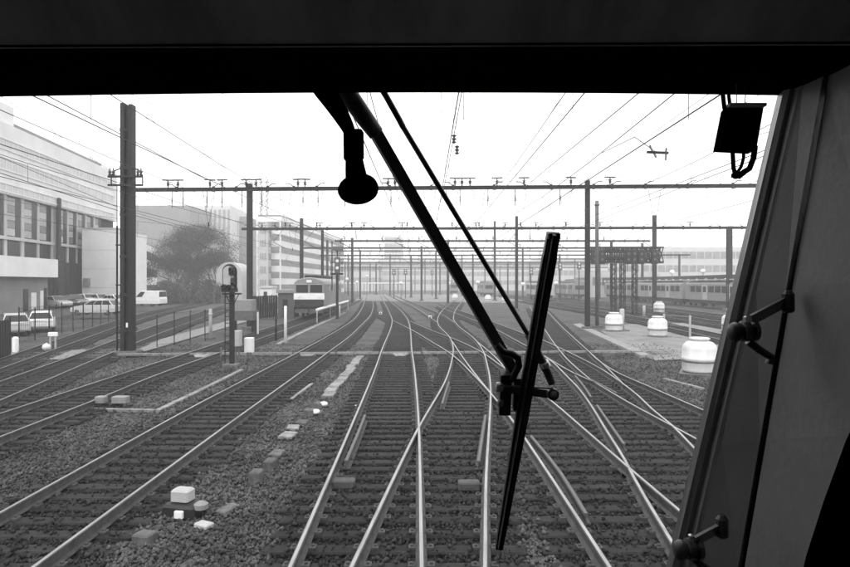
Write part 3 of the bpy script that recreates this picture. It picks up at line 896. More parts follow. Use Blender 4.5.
# ------------------------------------------------------------------ office building at the left
def office():
    ax = Vector((-0.108, 1, 0)).normalized()
    nr = Vector((ax.y, -ax.x, 0))
    O = Vector((-47, 75, 0))
    t = thing('office_building', (-47, 75, GZ), 'large white office building with tall window bays beside the car park', 'building')
    def T(px, n=0.0):
        o = O + nr * n
        r = (px - CX) / F
        return (r * o.y - o.x) / (ax.x - r * ax.y)
    def fb(m, t0, t1, z0, z1, n0, n1):
        q = lambda a, b, z: O + ax * a + nr * b + Vector((0, 0, z))
        return m.hexa([q(t0, n0, z0), q(t0, n1, z0), q(t1, n1, z0), q(t1, n0, z0)], [q(t0, n0, z1), q(t0, n1, z1), q(t1, n1, z1), q(t1, n0, z1)])
    S0, S1 = -45.0, T(117)
    fb(MB(), S0, S1, 13.05, 20.8, -14, 0).build('upper_wall', 'facade', t)
    fb(MB(), S0, S1, GZ, 13.05, -14, -0.6).build('lower_wall', 'facade_dark', t)
    fb(MB(), S0, S1 - 0.01, 8.1, 8.45, -0.59, -0.2).build('sill_band', 'facade2', t)
    fb(MB(), S0, T(23), 20.8, 23.4, -12, -1.0).build('roof_house', 'facade', t)
    rf = fb(MB(), T(23), S1 - 2, 20.8, 21.9, -12, -1.6).build('roof', 'facade3', t)
    m = MB()
    for i in range(14):
        m.tube([O + ax * (S1 - 9 + i * 0.6) - nr * 0.4 + Vector((0, 0, 20.8)), O + ax * (S1 - 9 + i * 0.6) - nr * 0.4 + Vector((0, 0, 21.6 + (i % 3) * 0.2))], 0.04, 4)
    m.build('roof_railing', 'steel', rf)
    # ribbon windows in the upper wall
    for z0, z1 in ((17.95, 18.95), (15.7, 16.9), (13.35, 14.1)):
        w = fb(MB(), S0, S1 - 1.2, z0, z1, 0.0, 0.03).build('ribbon_window', 'ribbon', t)
        m = MB(); s = S0
        while s < S1 - 1.4:
            fb(m, s, s + 0.12, z0, z1, 0.031, 0.07); s += 1.15
        fb(m, S0, S1 - 1.2, z1, z1 + 0.12, 0.001, 0.12); fb(m, S0, S1 - 1.2, z0 - 0.12, z0, 0.001, 0.12)
        m.build('mullions', 'facade', w)['kind'] = 'stuff'
    # window bays
    edges = [(-38, -27), (-25, -14), (-12, -2), (-1, 8.2), (11, 25), (28, 41), (43, 55), (61, 70.5), (72, 79.8), (81, 88.3), (89.8, 96.5), (98, 104)]
    for a, b in edges:
        t0, t1 = T(a), T(b)
        w = fb(MB(), t0, t1, 8.46, 13.0, -0.595, -0.5).build('window', 'glass_dark', t)
        tm = t0 + (t1 - t0) * 0.6
        rows = 5
        for i in range(rows):
            z0 = 8.6 + i * 0.86
            fb(MB(), t0 + 0.12, tm - 0.05, z0, z0 + 0.8, -0.499, -0.46).build('pane', ('glass_pale', 'facade2', 'glass_mid', 'glass_pale', 'glass_mid')[(i + int(a)) % 5], w)
        for k in range(2):
            c0 = tm + 0.05 + k * (t1 - tm - 0.1) / 2
            fb(MB(), c0 + 0.04, c0 + (t1 - tm - 0.1) / 2 - 0.04, 8.6, 12.9, -0.499, -0.47).build('pane', 'glass_dark', w)
        fb(MB(), t0 + 0.1, t1 - 0.1, 6.2, 7.94, -0.595, -0.52).build('spandrel_panel', 'glass_dark', t)
    for (a0, b0), (a1, b1) in zip(edges[:-1], edges[1:]):
        fb(MB(), T(b0) + 0.01, T(a1) - 0.01, 6.0, 13.05 - 0.003, -0.595, -0.40).build('pier', 'facade2', t)
    c = fb(MB(), T(56.6), T(59.2), GZ, 14.2, -0.09, 0.25).build('stair_column', 'facade_dark', t)
    m = MB(); s = T(48)
    while s < S1 - 0.5:
        fb(m, s, s + 0.1, 1.2, 7.9, -0.595, -0.52); s += 1.4
    m.build('cladding_ribs', 'steel_dark', t)
    fb(MB(), T(50), S1 - 0.02, GZ, 1.2, -0.594, 0.0).build('plinth', 'facade2', t)
    # canopy and the volume below
    fb(MB(), S0, T(58, 4.0), 3.9, 5.95, -0.4, 4.0).build('canopy', 'facade', t)
    tw = T(47.6, 3.0)
    lw = fb(MB(), S0, tw, GZ, 3.89, -0.4, 3.0).build('ground_floor_wall', 'facade3', t)
    for a, b, z0, z1, mt in ((23, 28, 0.1, 2.6, 'glass_dark'), (31, 36, 0.4, 2.2, 'white'), (40, 43, 0.2, 2.4, 'white'), (44, 46.5, 0.1, 2.7, 'glass_dark')):
        fb(MB(), T(a, 3.0), T(b, 3.0), z0, z1, 3.0, 3.05).build('door' if mt == 'glass_dark' else 'notice_board', mt, lw)
office()

def white_block():
    d = 83.0
    x0, x1 = (82 - CX) / F * d, (116.5 - CX) / F * d
    t = thing('blank_annex', ((x0 + x1) / 2, d, GZ), 'blank white annex wall behind the parked cars', 'building')
    zt = CAM_H + (CY - 229) / F * d
    MB().box(x0, x1, d, d + 9, GZ, zt).build('wall', 'facade', t)
    MB().box(x0 - 0.1, x1 + 0.1, d - 0.1, d + 9.1, zt, zt + 0.18).build('coping', 'facade2', t)
    a = P(86, 285, d - 0.4)
    MB().bevbox((a.x, d - 0.25, a.z + 0.4), 0.8, 0.5, 1.1, 0.05).build('wall_unit', 'grey', t)
    m = MB()
    for z in (2.6, 5.2, 7.8):
        m.box(x0, x1, d - 0.012, d - 0.002, z, z + 0.05)
    m.build('panel_joint', 'facade2', t)
white_block()

def box_building(label, d, px0, px1, ytop, depth, bands, mat, band_mat, ribs=0, name='office_block', roof=None, yaw=0.0):
    x0, x1 = (px0 - CX) / F * d, (px1 - CX) / F * d
    zt = CAM_H + (CY - ytop) / F * d
    t = thing(name, ((x0 + x1) / 2, d, GZ), label, 'building', 'buildings in the haze')
    MB().box(x0, x1, d, d + depth, GZ - 0.3, zt).build('wall', mat, t)
    MB().box(x0 + 0.5, x1 - 0.5, d + 0.5, d + depth - 0.5, zt, zt + 0.6).build('roof', roof or mat, t)
    if bands:
        h = (zt - 1.5) / bands
        for i in range(bands):
            z0 = 1.5 + i * h + h * 0.3
            w = MB().box(x0 + 0.4, x1 - 0.4, d - 0.06, d - 0.004, z0, z0 + h * 0.5).build('window_band', band_mat, t)
            m = MB()
            n = max(3, int((x1 - x0) / 2.2))
            for k in range(n + 1):
                xx = x0 + 0.4 + (x1 - x0 - 1.0) * k / n
                m.box(xx, xx + 0.2, d - 0.12, d - 0.062, z0, z0 + h * 0.5)
            m.build('mullions', mat, w)['kind'] = 'stuff'
            # right-hand or left-hand side face
            sx = x1 if x1 < 0 else x0
            s = 1 if x1 < 0 else -1
            MB().box(min(sx + s * 0.004, sx + s * 0.06), max(sx + s * 0.004, sx + s * 0.06), d + 0.6, d + depth - 0.6, z0, z0 + h * 0.5).build('window_band', band_mat, t)
    if ribs:
        for k in range(ribs):
            xx = x0 + (x1 - x0) * (k + 0.3) / ribs
            MB().box(xx, xx + (x1 - x0) / ribs * 0.45, d - 0.3, d - 0.004, 4, zt - 1).build('rib', band_mat, t)
    return t
box_building('wide grey windowless block behind the tree', 200, 120, 190, 207, 30, 0, 'facade3', 'glass_mid')
box_building('pale high building with vertical ribs behind the bare tree', 220, 190, 231, 207, 20, 0, 'far_hazed', 'far_hazed_band', ribs=9)
box_building('plain grey block between ribbed building and gantry post', 230, 232, 249, 218, 20, 0, 'facade3', 'glass_mid')
box_building('narrow pale front of the long striped building', 152, 258, 268, 224, 12, 5, 'facade2', 'facade3')
box_building('tall faint tower rising over the far tracks', 330, 384, 402, 236, 18, 8, 'far_hazed', 'far_hazed_band')
box_building('low hazy hall at the far end of the left tracks', 270, 340, 378, 263, 25, 2, 'far_hazed', 'far_hazed_band')
box_building('long hazy building behind the middle of the wiper', 300, 378, 448, 260, 25, 3, 'far_hazed', 'far_hazed_band')
box_building('hazy station building between wiper arms and blade', 290, 448, 540, 262, 25, 3, 'far_hazed', 'far_hazed_band')
box_building('pale station hall right of the wiper blade', 240, 540, 640, 259, 30, 3, 'far_hazed', 'far_hazed_band')
box_building('large pale hall behind the coaches on the right', 170, 640, 800, 249, 30, 3, 'far_hazed', 'far_hazed_band')
box_building('dark roofed shed beneath the signal gantry', 150, 590, 660, 274, 15, 1, 'facade2', 'glass_mid')

def slanted_building(label, pa, pb, ztop, depth, bands, mat, dark, zbase=1.0, name='office_block'):
    # visible facade from near corner pa to far corner pb (x, y)
    a, b = Vector((pa[0], pa[1], 0)), Vector((pb[0], pb[1], 0))
    ax = (b - a).normalized(); nr = Vector((ax.y, -ax.x, 0)); L = (b - a).length
    t = thing(name, (a.x, a.y, GZ), label, 'building', 'buildings in the haze')
    def fb(t0, t1, z0, z1, n0, n1):
        q = lambda s, n, z: a + ax * s + nr * n + Vector((0, 0, z))
        return MB().hexa([q(t0, n0, z0), q(t0, n1, z0), q(t1, n1, z0), q(t1, n0, z0)], [q(t0, n0, z1), q(t0, n1, z1), q(t1, n1, z1), q(t1, n0, z1)])
    fb(0, L, GZ - 0.3, ztop, -depth, 0).build('wall', mat, t)
    fb(0.3, L - 0.3, ztop, ztop + 0.5, -depth + 0.3, -0.3).build('roof', 'facade3', t)
    h = (ztop - zbase) / bands
    for i in range(bands):
        z0 = zbase + i * h + h * 0.1
        w = fb(0.2, L - 0.2, z0, z0 + h * 0.5, 0.004, 0.06).build('window_band', dark, t)
        m = MB(); n = max(4, int(L / 2.5))
        for k in range(n + 1):
            s = 0.2 + (L - 0.6) * k / n
            q = lambda s, n_, z: a + ax * s + nr * n_ + Vector((0, 0, z))
            m.hexa([q(s, 0.061, z0), q(s, 0.1, z0), q(s + 0.15, 0.1, z0), q(s + 0.15, 0.061, z0)], [q(s, 0.061, z0 + h*0.5), q(s, 0.1, z0 + h*0.5), q(s + 0.15, 0.1, z0 + h*0.5), q(s + 0.15, 0.061, z0 + h*0.5)])
        m.build('mullions', 'facade3', w)['kind'] = 'stuff'
        fe = fb(-0.06, -0.004, z0, z0 + h * 0.5, -depth + 0.4, -0.4).build('window_band', dark, t)
    return t
slanted_building('white office block with dark window bands left of the loco', (-37.2, 155), (-32.5, 240), 20.5, 6.5, 6, 'facade', 'facade3')
slanted_building('low building with dark and white bands right of the mast', (-47.8, 99), (-58.5, 131), 10.6, 10, 3, 'facade', 'facade_dark')

# lattice mast far behind
def lattice():
    d = 165.0; x = (264 - CX) / F * d; zt = CAM_H + (CY - 172) / F * d
    t = thing('lattice_tower', (x, d, GZ), 'slender pale lattice tower rising behind the first gantry beam', 'tower')
    c = [(-0.9, -0.9), (0.9, -0.9), (0.9, 0.9), (-0.9, 0.9)]
    for a, b in c:
        MB().beam((x + a, d + b, GZ), (x + a, d + b, zt), 0.16, 0.16, (0, 1, 0)).build('leg', 'steel', t)
    m = MB(); z = 0.0; k = 0
    while z < zt - 2:
        for i in range(4):
            p, q = c[i], c[(i + 1) % 4]
            if k % 2: p, q = q, p
            m.beam((x + p[0], d + p[1], z), (x + q[0], d + q[1], z + 1.9), 0.1, 0.1)
        z += 1.9; k += 1
    m.build('bracing', 'steel', t)
lattice()

# ------------------------------------------------------------------ trees
def tree(label, px, py, d, height, spread, seed, nleaf, trunk_r):
    r = random.Random(seed)
    b = Vector(((px - CX) / F * d, d, GZ))
    t = thing('bare_tree', b, label, 'tree')
    m = MB(); tips = []
    def branch(p, dirv, ln, rad, lev):
        q = p + dirv * ln
        mid = p.lerp(q, 0.5) + Vector((r.uniform(-1, 1), r.uniform(-1, 1), 0)) * ln * 0.06
        m.tube([p, mid, q], [rad, rad * 0.82, rad * 0.62], 5 if lev < 3 else 3)
        if lev >= 6:
            tips.append(q); tips.append(mid); return
        n = 3 if lev < 4 else 2
        for i in range(n):
            ang = r.uniform(0.35, 0.85) if lev else r.uniform(0.3, 0.75)
            az = 2 * math.pi * (i + r.random() * 0.7) / n
            perp = dirv.cross(Vector((0.3, 0.5, 0.8))).normalized()
            perp2 = dirv.cross(perp)
            nd = (dirv * math.cos(ang) + (perp * math.cos(az) + perp2 * math.sin(az)) * math.sin(ang) * spread).normalized()
            nd = (nd + Vector((0, 0, 0.12))).normalized()
            branch(p.lerp(q, r.uniform(0.6, 1.0)), nd, ln * r.uniform(0.7, 0.92), rad * 0.55, lev + 1)
    branch(b, Vector((0, 0, 1)), height * 0.17, trunk_r, 0)
    m.build('trunk', 'bark', t)
    lv = MB()
    for _ in range(nleaf):
        c = r.choice(tips) + Vector((r.gauss(0, 0.6), r.gauss(0, 0.6), r.gauss(0, 0.5)))
        s = r.uniform(0.07, 0.16)
        u = Vector((r.uniform(-1, 1), r.uniform(-1, 1), r.uniform(-1, 1))).normalized() * s
        w = Vector((r.uniform(-1, 1), r.uniform(-1, 1), r.uniform(-1, 1))).normalized() * s * 0.6
        lv.add([c - u, c + w, c + u, c - w], [(0, 1, 2, 3)])
    lv.build('crown', 'leaf', t)
tree('large bare winter tree behind the left gantry post', 194, 300, 112, 25, 0.8, 3, 22000, 0.42)
tree('smaller dark tree leaning left of the large bare tree', 175, 300, 108, 15, 0.9, 5, 18000, 0.3)
tree('smaller dense tree right of the large bare tree', 213, 300, 116, 17, 0.9, 8, 18000, 0.28)
def bush(label, px, py, d, w, h, seed):
    r = random.Random(seed)
    c = Vector(((px - CX) / F * d, d, GZ))
    t = thing('shrub', c, label, 'shrub', 'shrubs below the bare tree')
    m = MB()
    for i in range(14):
        a = r.uniform(0, 6.28)
        m.tube([c, c + Vector((math.cos(a) * w * 0.2, math.sin(a) * w * 0.2, h * 0.5)), c + Vector((math.cos(a) * w * 0.4, math.sin(a) * w * 0.4, h * r.uniform(0.7, 1)))], [0.05, 0.035, 0.015], 4)
    m.build('stem', 'bark', t)
    m = MB()
    for i in range(5200):
        a, e, k = r.uniform(0, 6.28), r.uniform(0, 1.57), r.random() ** 0.4
        p = c + Vector((math.cos(a) * math.cos(e) * w / 2 * k, math.sin(a) * math.cos(e) * w / 2 * k, math.sin(e) * h * k + 0.05))
        p += Vector((r.gauss(0, 0.15), r.gauss(0, 0.15), abs(r.gauss(0, 0.12))))
        s = r.uniform(0.06, 0.16)
        u = Vector((r.uniform(-1, 1), r.uniform(-1, 1), r.uniform(-1, 1))).normalized() * s
        v = Vector((r.uniform(-1, 1), r.uniform(-1, 1), r.uniform(-1, 1))).normalized() * s * 0.6
        m.add([p - u, p + v, p + u, p - v], [(0, 1, 2, 3)])
    m.build('foliage', 'leaf', t)
bush('dark shrub at the foot of the bare tree near the mast', 165, 300, 100, 6.6, 3.8, 1)
bush('dark shrub in the middle below the bare tree', 187, 300, 102, 7.5, 4.6, 2)
bush('dark shrub at the right below the bare tree', 209, 300, 104, 6.6, 4.0, 3)

# ------------------------------------------------------------------ vehicles
def car_meshes(kind):
    # length along +x, width y, ground z = 0
    if kind == 'van':
        L, W, H = 4.6, 1.85, 2.0
        low = [(-2.3, 0.35, 0.95, 0.86), (-2.25, 0.3, 1.1, 0.92), (-1.2, 0.28, 1.12, 0.925), (1.0, 0.28, 1.12, 0.925), (1.9, 0.3, 1.0, 0.9), (2.25, 0.35, 0.8, 0.82), (2.3, 0.4, 0.7, 0.75)]
        top = [(-2.22, 1.08, 0.9), (-2.15, 1.95, 0.82), (0.35, 1.98, 0.82), (1.15, 1.12, 0.88)]
    else:
        L, W, H = 4.1, 1.7, 1.42
        low = [(-2.05, 0.4, 0.75, 0.72), (-2.0, 0.3, 0.9, 0.8), (-1.3, 0.24, 0.93, 0.84), (0.8, 0.22, 0.92, 0.85), (1.6, 0.25, 0.78, 0.82), (1.98, 0.3, 0.62, 0.74), (2.05, 0.38, 0.55, 0.66)]
        top = [(-1.9, 0.88, 0.76), (-1.35, 1.36, 0.6), (0.05, 1.42, 0.6), (0.95, 0.9, 0.76)]
    body = MB()
    body.loft([[(x, -w, z0), (x, w, z0), (x, w * 1.0, (z0 + z1) / 2), (x, w * 0.95, z1), (x, -w * 0.95, z1), (x, -w * 1.0, (z0 + z1) / 2)] for x, z0, z1, w in low])
    a, b, c, d = top
    def ring(x, z, w): return (x, z, w)
    body.hexa([(a[0], -a[2], a[1] - 0.05), (d[0], -d[2], d[1] - 0.05), (d[0], d[2], d[1] - 0.05), (a[0], a[2], a[1] - 0.05)],
              [(b[0], -b[2], b[1]), (c[0], -c[2], c[1]), (c[0], c[2], c[1]), (b[0], b[2], b[1])])
    panes = []
    e = 0.012
    for s in (-1, 1):   # side glass, three lights
        for u0, u1 in ((0.06, 0.36), (0.39, 0.66), (0.69, 0.95)) if kind != 'van' else ((0.72, 0.96),):
            def pt(u, v):
                lo = Vector((a[0] + (d[0] - a[0]) * u, s * a[2], a[1])); hi = Vector((b[0] + (c[0] - b[0]) * u, s * b[2], b[1]))
                p = lo.lerp(hi, v); p.y += s * e; return p
            q = [pt(u0, 0.12), pt(u1, 0.12), pt(u1, 0.86), pt(u0, 0.86)]
            panes.append(('side_window', MB().hexa([x - Vector((0, s * 0.03, 0)) for x in q], q)))
    def endglass(lo, hi, s):
        L0 = Vector((lo[0], 0, lo[1])); H0 = Vector((hi[0], 0, hi[1]))
        q = []
        for v, w in ((0.12, lo[2] * 0.9), (0.9, hi[2] * 0.88)):
            p = L0.lerp(H0, v)
            q += [p + Vector((s * e * 1.6, -w, 0.01)), p + Vector((s * e * 1.6, w, 0.01))]
        q = [q[0], q[1], q[3], q[2]]
        panes.append(('windscreen' if s > 0 else 'rear_window', MB().hexa([x - Vector((s * 0.04, 0, 0.02)) for x in q], q)))
    endglass(d, c, 1); endglass(a, b, -1)
    wh = MB().lathe((0, 0, 0), [(0.0, -0.09), (0.24, -0.09), (0.31, -0.07), (0.31, 0.07), (0.24, 0.09), (0.0, 0.09)], 14, 'Y')
    rim = MB().lathe((0, 0, 0), [(0.0, -0.1), (0.17, -0.1), (0.19, -0.085), (0.19, 0.085), (0.17, 0.1), (0.0, 0.1)], 12, 'Y')
    hl = MB().bevbox((0, 0, 0), 0.1, 0.32, 0.14, 0.02)
    return dict(body=body, panes=[(n, mesh_of(mb, n, 'glass_dark')) for n, mb in panes], wheel=wh, rim=rim, light=hl, wx=(-1.3, 1.28), wy=(0.74 if kind != 'van' else 0.82), lx=low[-2][0] - 0.02, lz=0.62 if kind != 'van' else 0.78, ly=0.5)
CARM = {k: car_meshes(k) for k in ('car', 'van')}
PAINT = {}
for n, c in (('white', 0.72), ('silver', 0.42), ('grey', 0.16), ('black', 0.025), ('pale', 0.55)):
    M['paint_' + n] = material('car_paint_' + n, c, 0.25, 0.05, 2.0, spec=0.5)
wheel_mesh = mesh_of(CARM['car']['wheel'], 'wheel', 'tyre', True)
rim_mesh = mesh_of(CARM['car']['rim'], 'rim', 'steel')
light_mesh = mesh_of(CARM['car']['light'], 'headlight', 'signal_lamp')
tail_mesh = mesh_of(CARM['car']['light'], 'tail_light', 'grey_dark')
def car(label, px, py, yaw, paint, kind='car', s=1.0):
    z = 0.0
    for _ in range(12):
        p = GP(px, py, z); z = 0.5 * z + 0.5 * PZ(p.y)
    D = CARM[kind]
    t = thing('parked_car' if kind == 'car' else 'parked_van', (p.x, p.y, PZ(p.y) + 0.005), label, 'car' if kind == 'car' else 'van', 'vehicles parked by the office building')
    t.rotation_euler = (0, 0, yaw); t.scale = (s, s, s)
    def part(me, name, loc, par=t):
        o = bpy.data.objects.new(name, me); COL.objects.link(o); o.parent = par; o.location = loc; return o
    bo = part(mesh_of(D['body'], 'body', 'paint_' + paint), 'body', (0, 0, 0))
    bv = bo.modifiers.new('soft_edges', 'BEVEL'); bv.width = 0.06; bv.segments = 2; bv.limit_method = 'ANGLE'
    for n, me in D['panes']: part(me, n, (0, 0, 0))
    for x in D['wx']:
        for y in (-D['wy'], D['wy']):
            w = part(wheel_mesh, 'wheel', (x, y, 0.31)); part(rim_mesh, 'rim', (0, 0, 0), w)
    for y in (-D['ly'], D['ly']):
        part(light_mesh, 'headlight', (D['lx'], y, D['lz']))
        part(tail_mesh, 'tail_light', (-D['lx'] + 0.02, y * 1.1, D['lz'] + 0.1))
car('silver estate car parked side-on below the white annex', 97, 315, math.pi, 'pale', s=1.1)
car('pale car nearest the office wall corner in the parked row', 57, 308, -0.5, 'silver')
car('dark car second from the office corner in the parked row', 75, 306, -0.6, 'grey')
car('white car third from the office corner in the parked row', 88, 305, -0.6, 'white')
car('pale car fourth from the office corner in the parked row', 101, 305, -0.6, 'pale')
car('white car just left of the mast in the parked row', 117, 306, -0.5, 'white')
car('dark car wedged between the first two parked cars', 66, 307, -0.55, 'black', s=0.95)
car('silver car wedged between white and pale cars in the row', 94.5, 304.5, -0.6, 'silver', s=0.95)
car('grey car at the end of the row just before the mast', 109.5, 305, -0.6, 'grey', s=0.95)
car('white car parked behind the fence left of the open yard', 42, 330, 2.1, 'white')
car('silver car behind the fence beside the dark gate', 15, 334, 2.2, 'silver')
car('white van right of the mast below the banded building', 147, 306, 3.0, 'white', 'van', 0.95)

# ------------------------------------------------------------------ fences
def fence(label, a, b, n, h, r=0.04, slats=0, mat='steel_dark', mesh=True, name='wire_fence'):
    a, b = Vector(a), Vector(b)
    t = thing(name, a, label, 'fence')
    for i in range(n):
        p = a.lerp(b, i / (n - 1))
        MB().tube([p - Vector((0, 0, 0.1)), p + Vector((0, 0, h * random.uniform(0.94, 1.04)))], r, 6).build('post', mat, t)
    for z in (0.15, h * 0.55, h - 0.08):
        MB().tube([a + Vector((0, 0, z)), b + Vector((0, 0, z))], 0.009, 4).build('rail_wire', mat, t)
    if mesh:
        m = MB(); L = (b - a).length; k = int(L / 0.3)
        for i in range(k):
            p, q = a.lerp(b, i / k), a.lerp(b, (i + 1) / k)
            m.tube([p + Vector((0, 0, 0.1)), p + Vector((0, 0, h - 0.05))], 0.008, 3)
        o = m.build('wire_mesh', mat, t); o['kind'] = 'stuff'
    for k in range(slats):
        p = a.lerp(b, (k + 0.5) / slats); u = (b - a).normalized()
        w = (b - a).length / slats * 0.8
        MB().beam(p - u * w / 2 + Vector((0, 0, h / 2)), p + u * w / 2 + Vector((0, 0, h / 2)), 0.03, h * 0.95).build('slat', mat, t)
    return t
fence('wire fence with thin dark posts along the car park edge', GP(19, 344, GZ), GP(122, 320, GZ), 11, 2.1)
fence('short open fence of dark posts right of the mast', GP(157, 348, GZ), GP(205, 341, GZ), 4, 1.9, r=0.028, mesh=False)
fence('dark slatted gate at the left edge behind the leftmost track', GP(-12, 364, GZ), GP(10, 356, GZ), 3, 1.8, slats=8, name='slatted_gate')
fence('dark picket fence beside the small hut left of the loco', GP(250, 320, GZ), GP(277, 317, GZ), 6, 2.3, slats=12, name='picket_fence')
fence('grey railing on the sandy ground behind the near tank', GP(664, 337, GZ), GP(690, 340, GZ), 2, 1.5, r=0.07, mat='steel_pale', mesh=False, name='railing')

# ------------------------------------------------------------------ signals, cabinets and posts on the left
def signal_left():
    b, k = at_base(232, 367)
    t = thing('railway_signal', b, 'railway signal with round-topped backboard beside two small cabinets', 'signal')
    Z = lambda py: CAM_H + (CY - py) / k
    X = lambda px: (px - CX) / k
    MB().box(b.x - 0.09, b.x + 0.09, b.y - 0.07, b.y + 0.07, GZ - 0.05, Z(291)).build('post', 'steel_dark', t)
    MB().bevbox((b.x, b.y, GZ + 0.05), 0.6, 0.6, 0.2, 0.03).build('base_plate', 'concrete_dark', t)
    y = b.y - 0.12
    # round-topped board: rim ring and pale panel
    def arch(cx, zb, w, h, n=10):
        r = w / 2
        return [(cx - r, zb), (cx + r, zb)] + [(cx + r * math.cos(a), zb + h - r + r * math.sin(a)) for a in [math.pi * i / n for i in range(n + 1)]]
    pr = arch(X(230.5), Z(291), 0.60, Z(264) - Z(291))
    MB().loft([[(x, y, z) for x, z in pr], [(x, y + 0.05, z) for x, z in pr]]).build('backboard', 'black', t)
    pi = arch(X(229.5), Z(288), 0.44, Z(266) - Z(288))
    MB().loft([[(x, y - 0.02, z) for x, z in pi], [(x, y - 0.002, z) for x, z in pi]]).build('board_panel', 'steel_pale', t)
    MB().bevbox((X(233.3), y - 0.07, Z(271)), 0.24, 0.12, 0.34, 0.03).build('lamp_box', 'black', t)
    MB().bevbox((X(234.5), y - 0.07, Z(281.5)), 0.2, 0.12, 0.3, 0.03).build('lamp_box', 'black', t)
    for px, py in ((233, 270), (225.5, 286.5), (230, 287), (235, 284)):
        h = MB().lathe((X(px), y - 0.03, Z(py)), [(0.1, -0.0), (0.1, -0.12), (0.085, -0.2), (0.05, -0.2), (0.04, -0.12)], 10, 'Y').build('lamp_hood', 'black', t)
    MB().box(X(223), X(239), y - 0.1, y - 0.021, Z(292), Z(288)).build('lamp_shelf', 'black', t)
    m = MB().box(X(224), X(240), b.y - 0.25, b.y + 0.25, Z(294.5), Z(293)); m.build('platform', 'steel_dark', t)
    m = MB()
    for dx in (-0.28, 0.3):
        m.tube([(b.x + dx, b.y, Z(293)), (b.x + dx * 0.3, b.y, Z(303))], 0.02, 5)
    m.build('brace', 'steel_dark', t)
    m = MB()
    for i in range(10):
        m.box(b.x - 0.28, b.x - 0.1, b.y - 0.02, b.y + 0.02, 0.2 + i * 0.27, 0.23 + i * 0.27)
    m.box(b.x - 0.3, b.x - 0.27, b.y - 0.025, b.y + 0.025, GZ, 2.9)
    m.build('ladder', 'steel_dark', t)
signal_left()

def cabinet(label, px0, px1, py0, py1, pbase, leg=True, mat='steel_pale', d=0.3, name='relay_cabinet'):
    b, k = at_base((px0 + px1) / 2, pbase)
    Z = lambda py: CAM_H + (CY - py) / k
    X = lambda px: (px - CX) / k
    t = thing(name, b, label, 'cabinet', 'trackside cabinets')
    z0, z1 = Z(py1), Z(py0)
    MB().bevbox(((X(px0) + X(px1)) / 2, b.y, (z0 + z1) / 2), X(px1) - X(px0), d, z1 - z0, 0.02).build('housing', mat, t)
    MB().box(X(px0) + 0.03, X(px1) - 0.03, b.y - d / 2 - 0.012, b.y - d / 2 - 0.002, z0 + 0.04, z1 - 0.06).build('door', mat, t)
    if leg:
        for px in (px0 + (px1 - px0) * 0.3, px0 + (px1 - px0) * 0.7):
            MB().box(X(px) - 0.03, X(px) + 0.03, b.y - 0.03, b.y + 0.03, GZ - 0.05, z0).build('leg', 'steel', t)
    return t
cabinet('pale cabinet on a leg close to the left signal, the higher one', 233.8, 241.2, 330.5, 346, 362)
cabinet('white cabinet right of the left signal, the lower one', 245, 253.5, 337.5, 352, 361, mat='white')
def equipment_box():
    b, k = at_base(244, 335)
    Z = lambda py: CAM_H + (CY - py) / k
    X = lambda px: (px - CX) / k
    t = thing('equipment_box', b, 'grey box with dark lower half behind the left signal', 'cabinet')
    MB().bevbox((b.x, b.y, (Z(299.5) + Z(310.5)) / 2), X(254) - X(234), 1.1, Z(299.5) - Z(310.5), 0.03).build('upper_box', 'grey', t)
    MB().box(X(232), X(256), b.y - 0.7, b.y + 0.7, Z(320), Z(310.5) - 0.002).build('lower_box', 'grey_dark', t)
    for px in (233.5, 254.5):
        MB().box(X(px) - 0.08, X(px) + 0.08, b.y - 0.5, b.y + 0.5, GZ - 0.05, Z(320)).build('leg', 'steel_dark', t)
    MB().box(X(257), X(258.5), b.y - 0.05, b.y + 0.05, GZ, Z(312)).build('post', 'white', t)
equipment_box()

def post(label, px, ytop, ybase, w, mat, cap=True, name='marker_post'):
    b, k = at_base(px, ybase)
    zt = CAM_H + (CY - ytop) / k
    t = thing(name, b, label, 'post', 'posts along the tracks')
    MB().lathe((b.x, b.y, GZ - 0.05), [(w / 2, 0), (w / 2, zt - GZ - 0.05), (w / 2 * 0.7, zt - GZ)], 10).build('shaft', mat, t, True)
    MB().bevbox((b.x, b.y, GZ + 0.03), w * 2.4, w * 2.4, 0.14, 0.02).build('base', 'concrete_dark', t)
    if cap:
        MB().lathe((b.x, b.y, zt - 0.45), [(w * 0.52, 0), (w * 0.7, 0.03), (w * 0.7, 0.1), (w * 0.52, 0.13)], 10).build('collar', mat, t)
    return t
post('white post with collar between the mast and left signal', 210.5, 308, 339, 0.2, 'steel_pale')
post('plain white post right of the two small cabinets', 285.5, 305, 344, 0.17, 'white', False)
post('thin dark post just left of the plain white post', 276, 314, 343, 0.1, 'steel_dark')
post('thin stake left of the foot of the left signal', 221, 346, 371, 0.06, 'steel')
post('short white post beside the signal near the locomotive', 339.5, 305, 318, 0.12, 'white', False)
post('thin pale post with a wide head behind the tanks', 622, 308, 331, 0.36, 'steel_pale', False)
post('pale bollard post on the sandy ground between the tanks', 644, 305, 317, 0.3, 'steel_pale', False)
post('slender pale pole beside the right gantry post', 597, 200, 327, 0.3, 'steel')

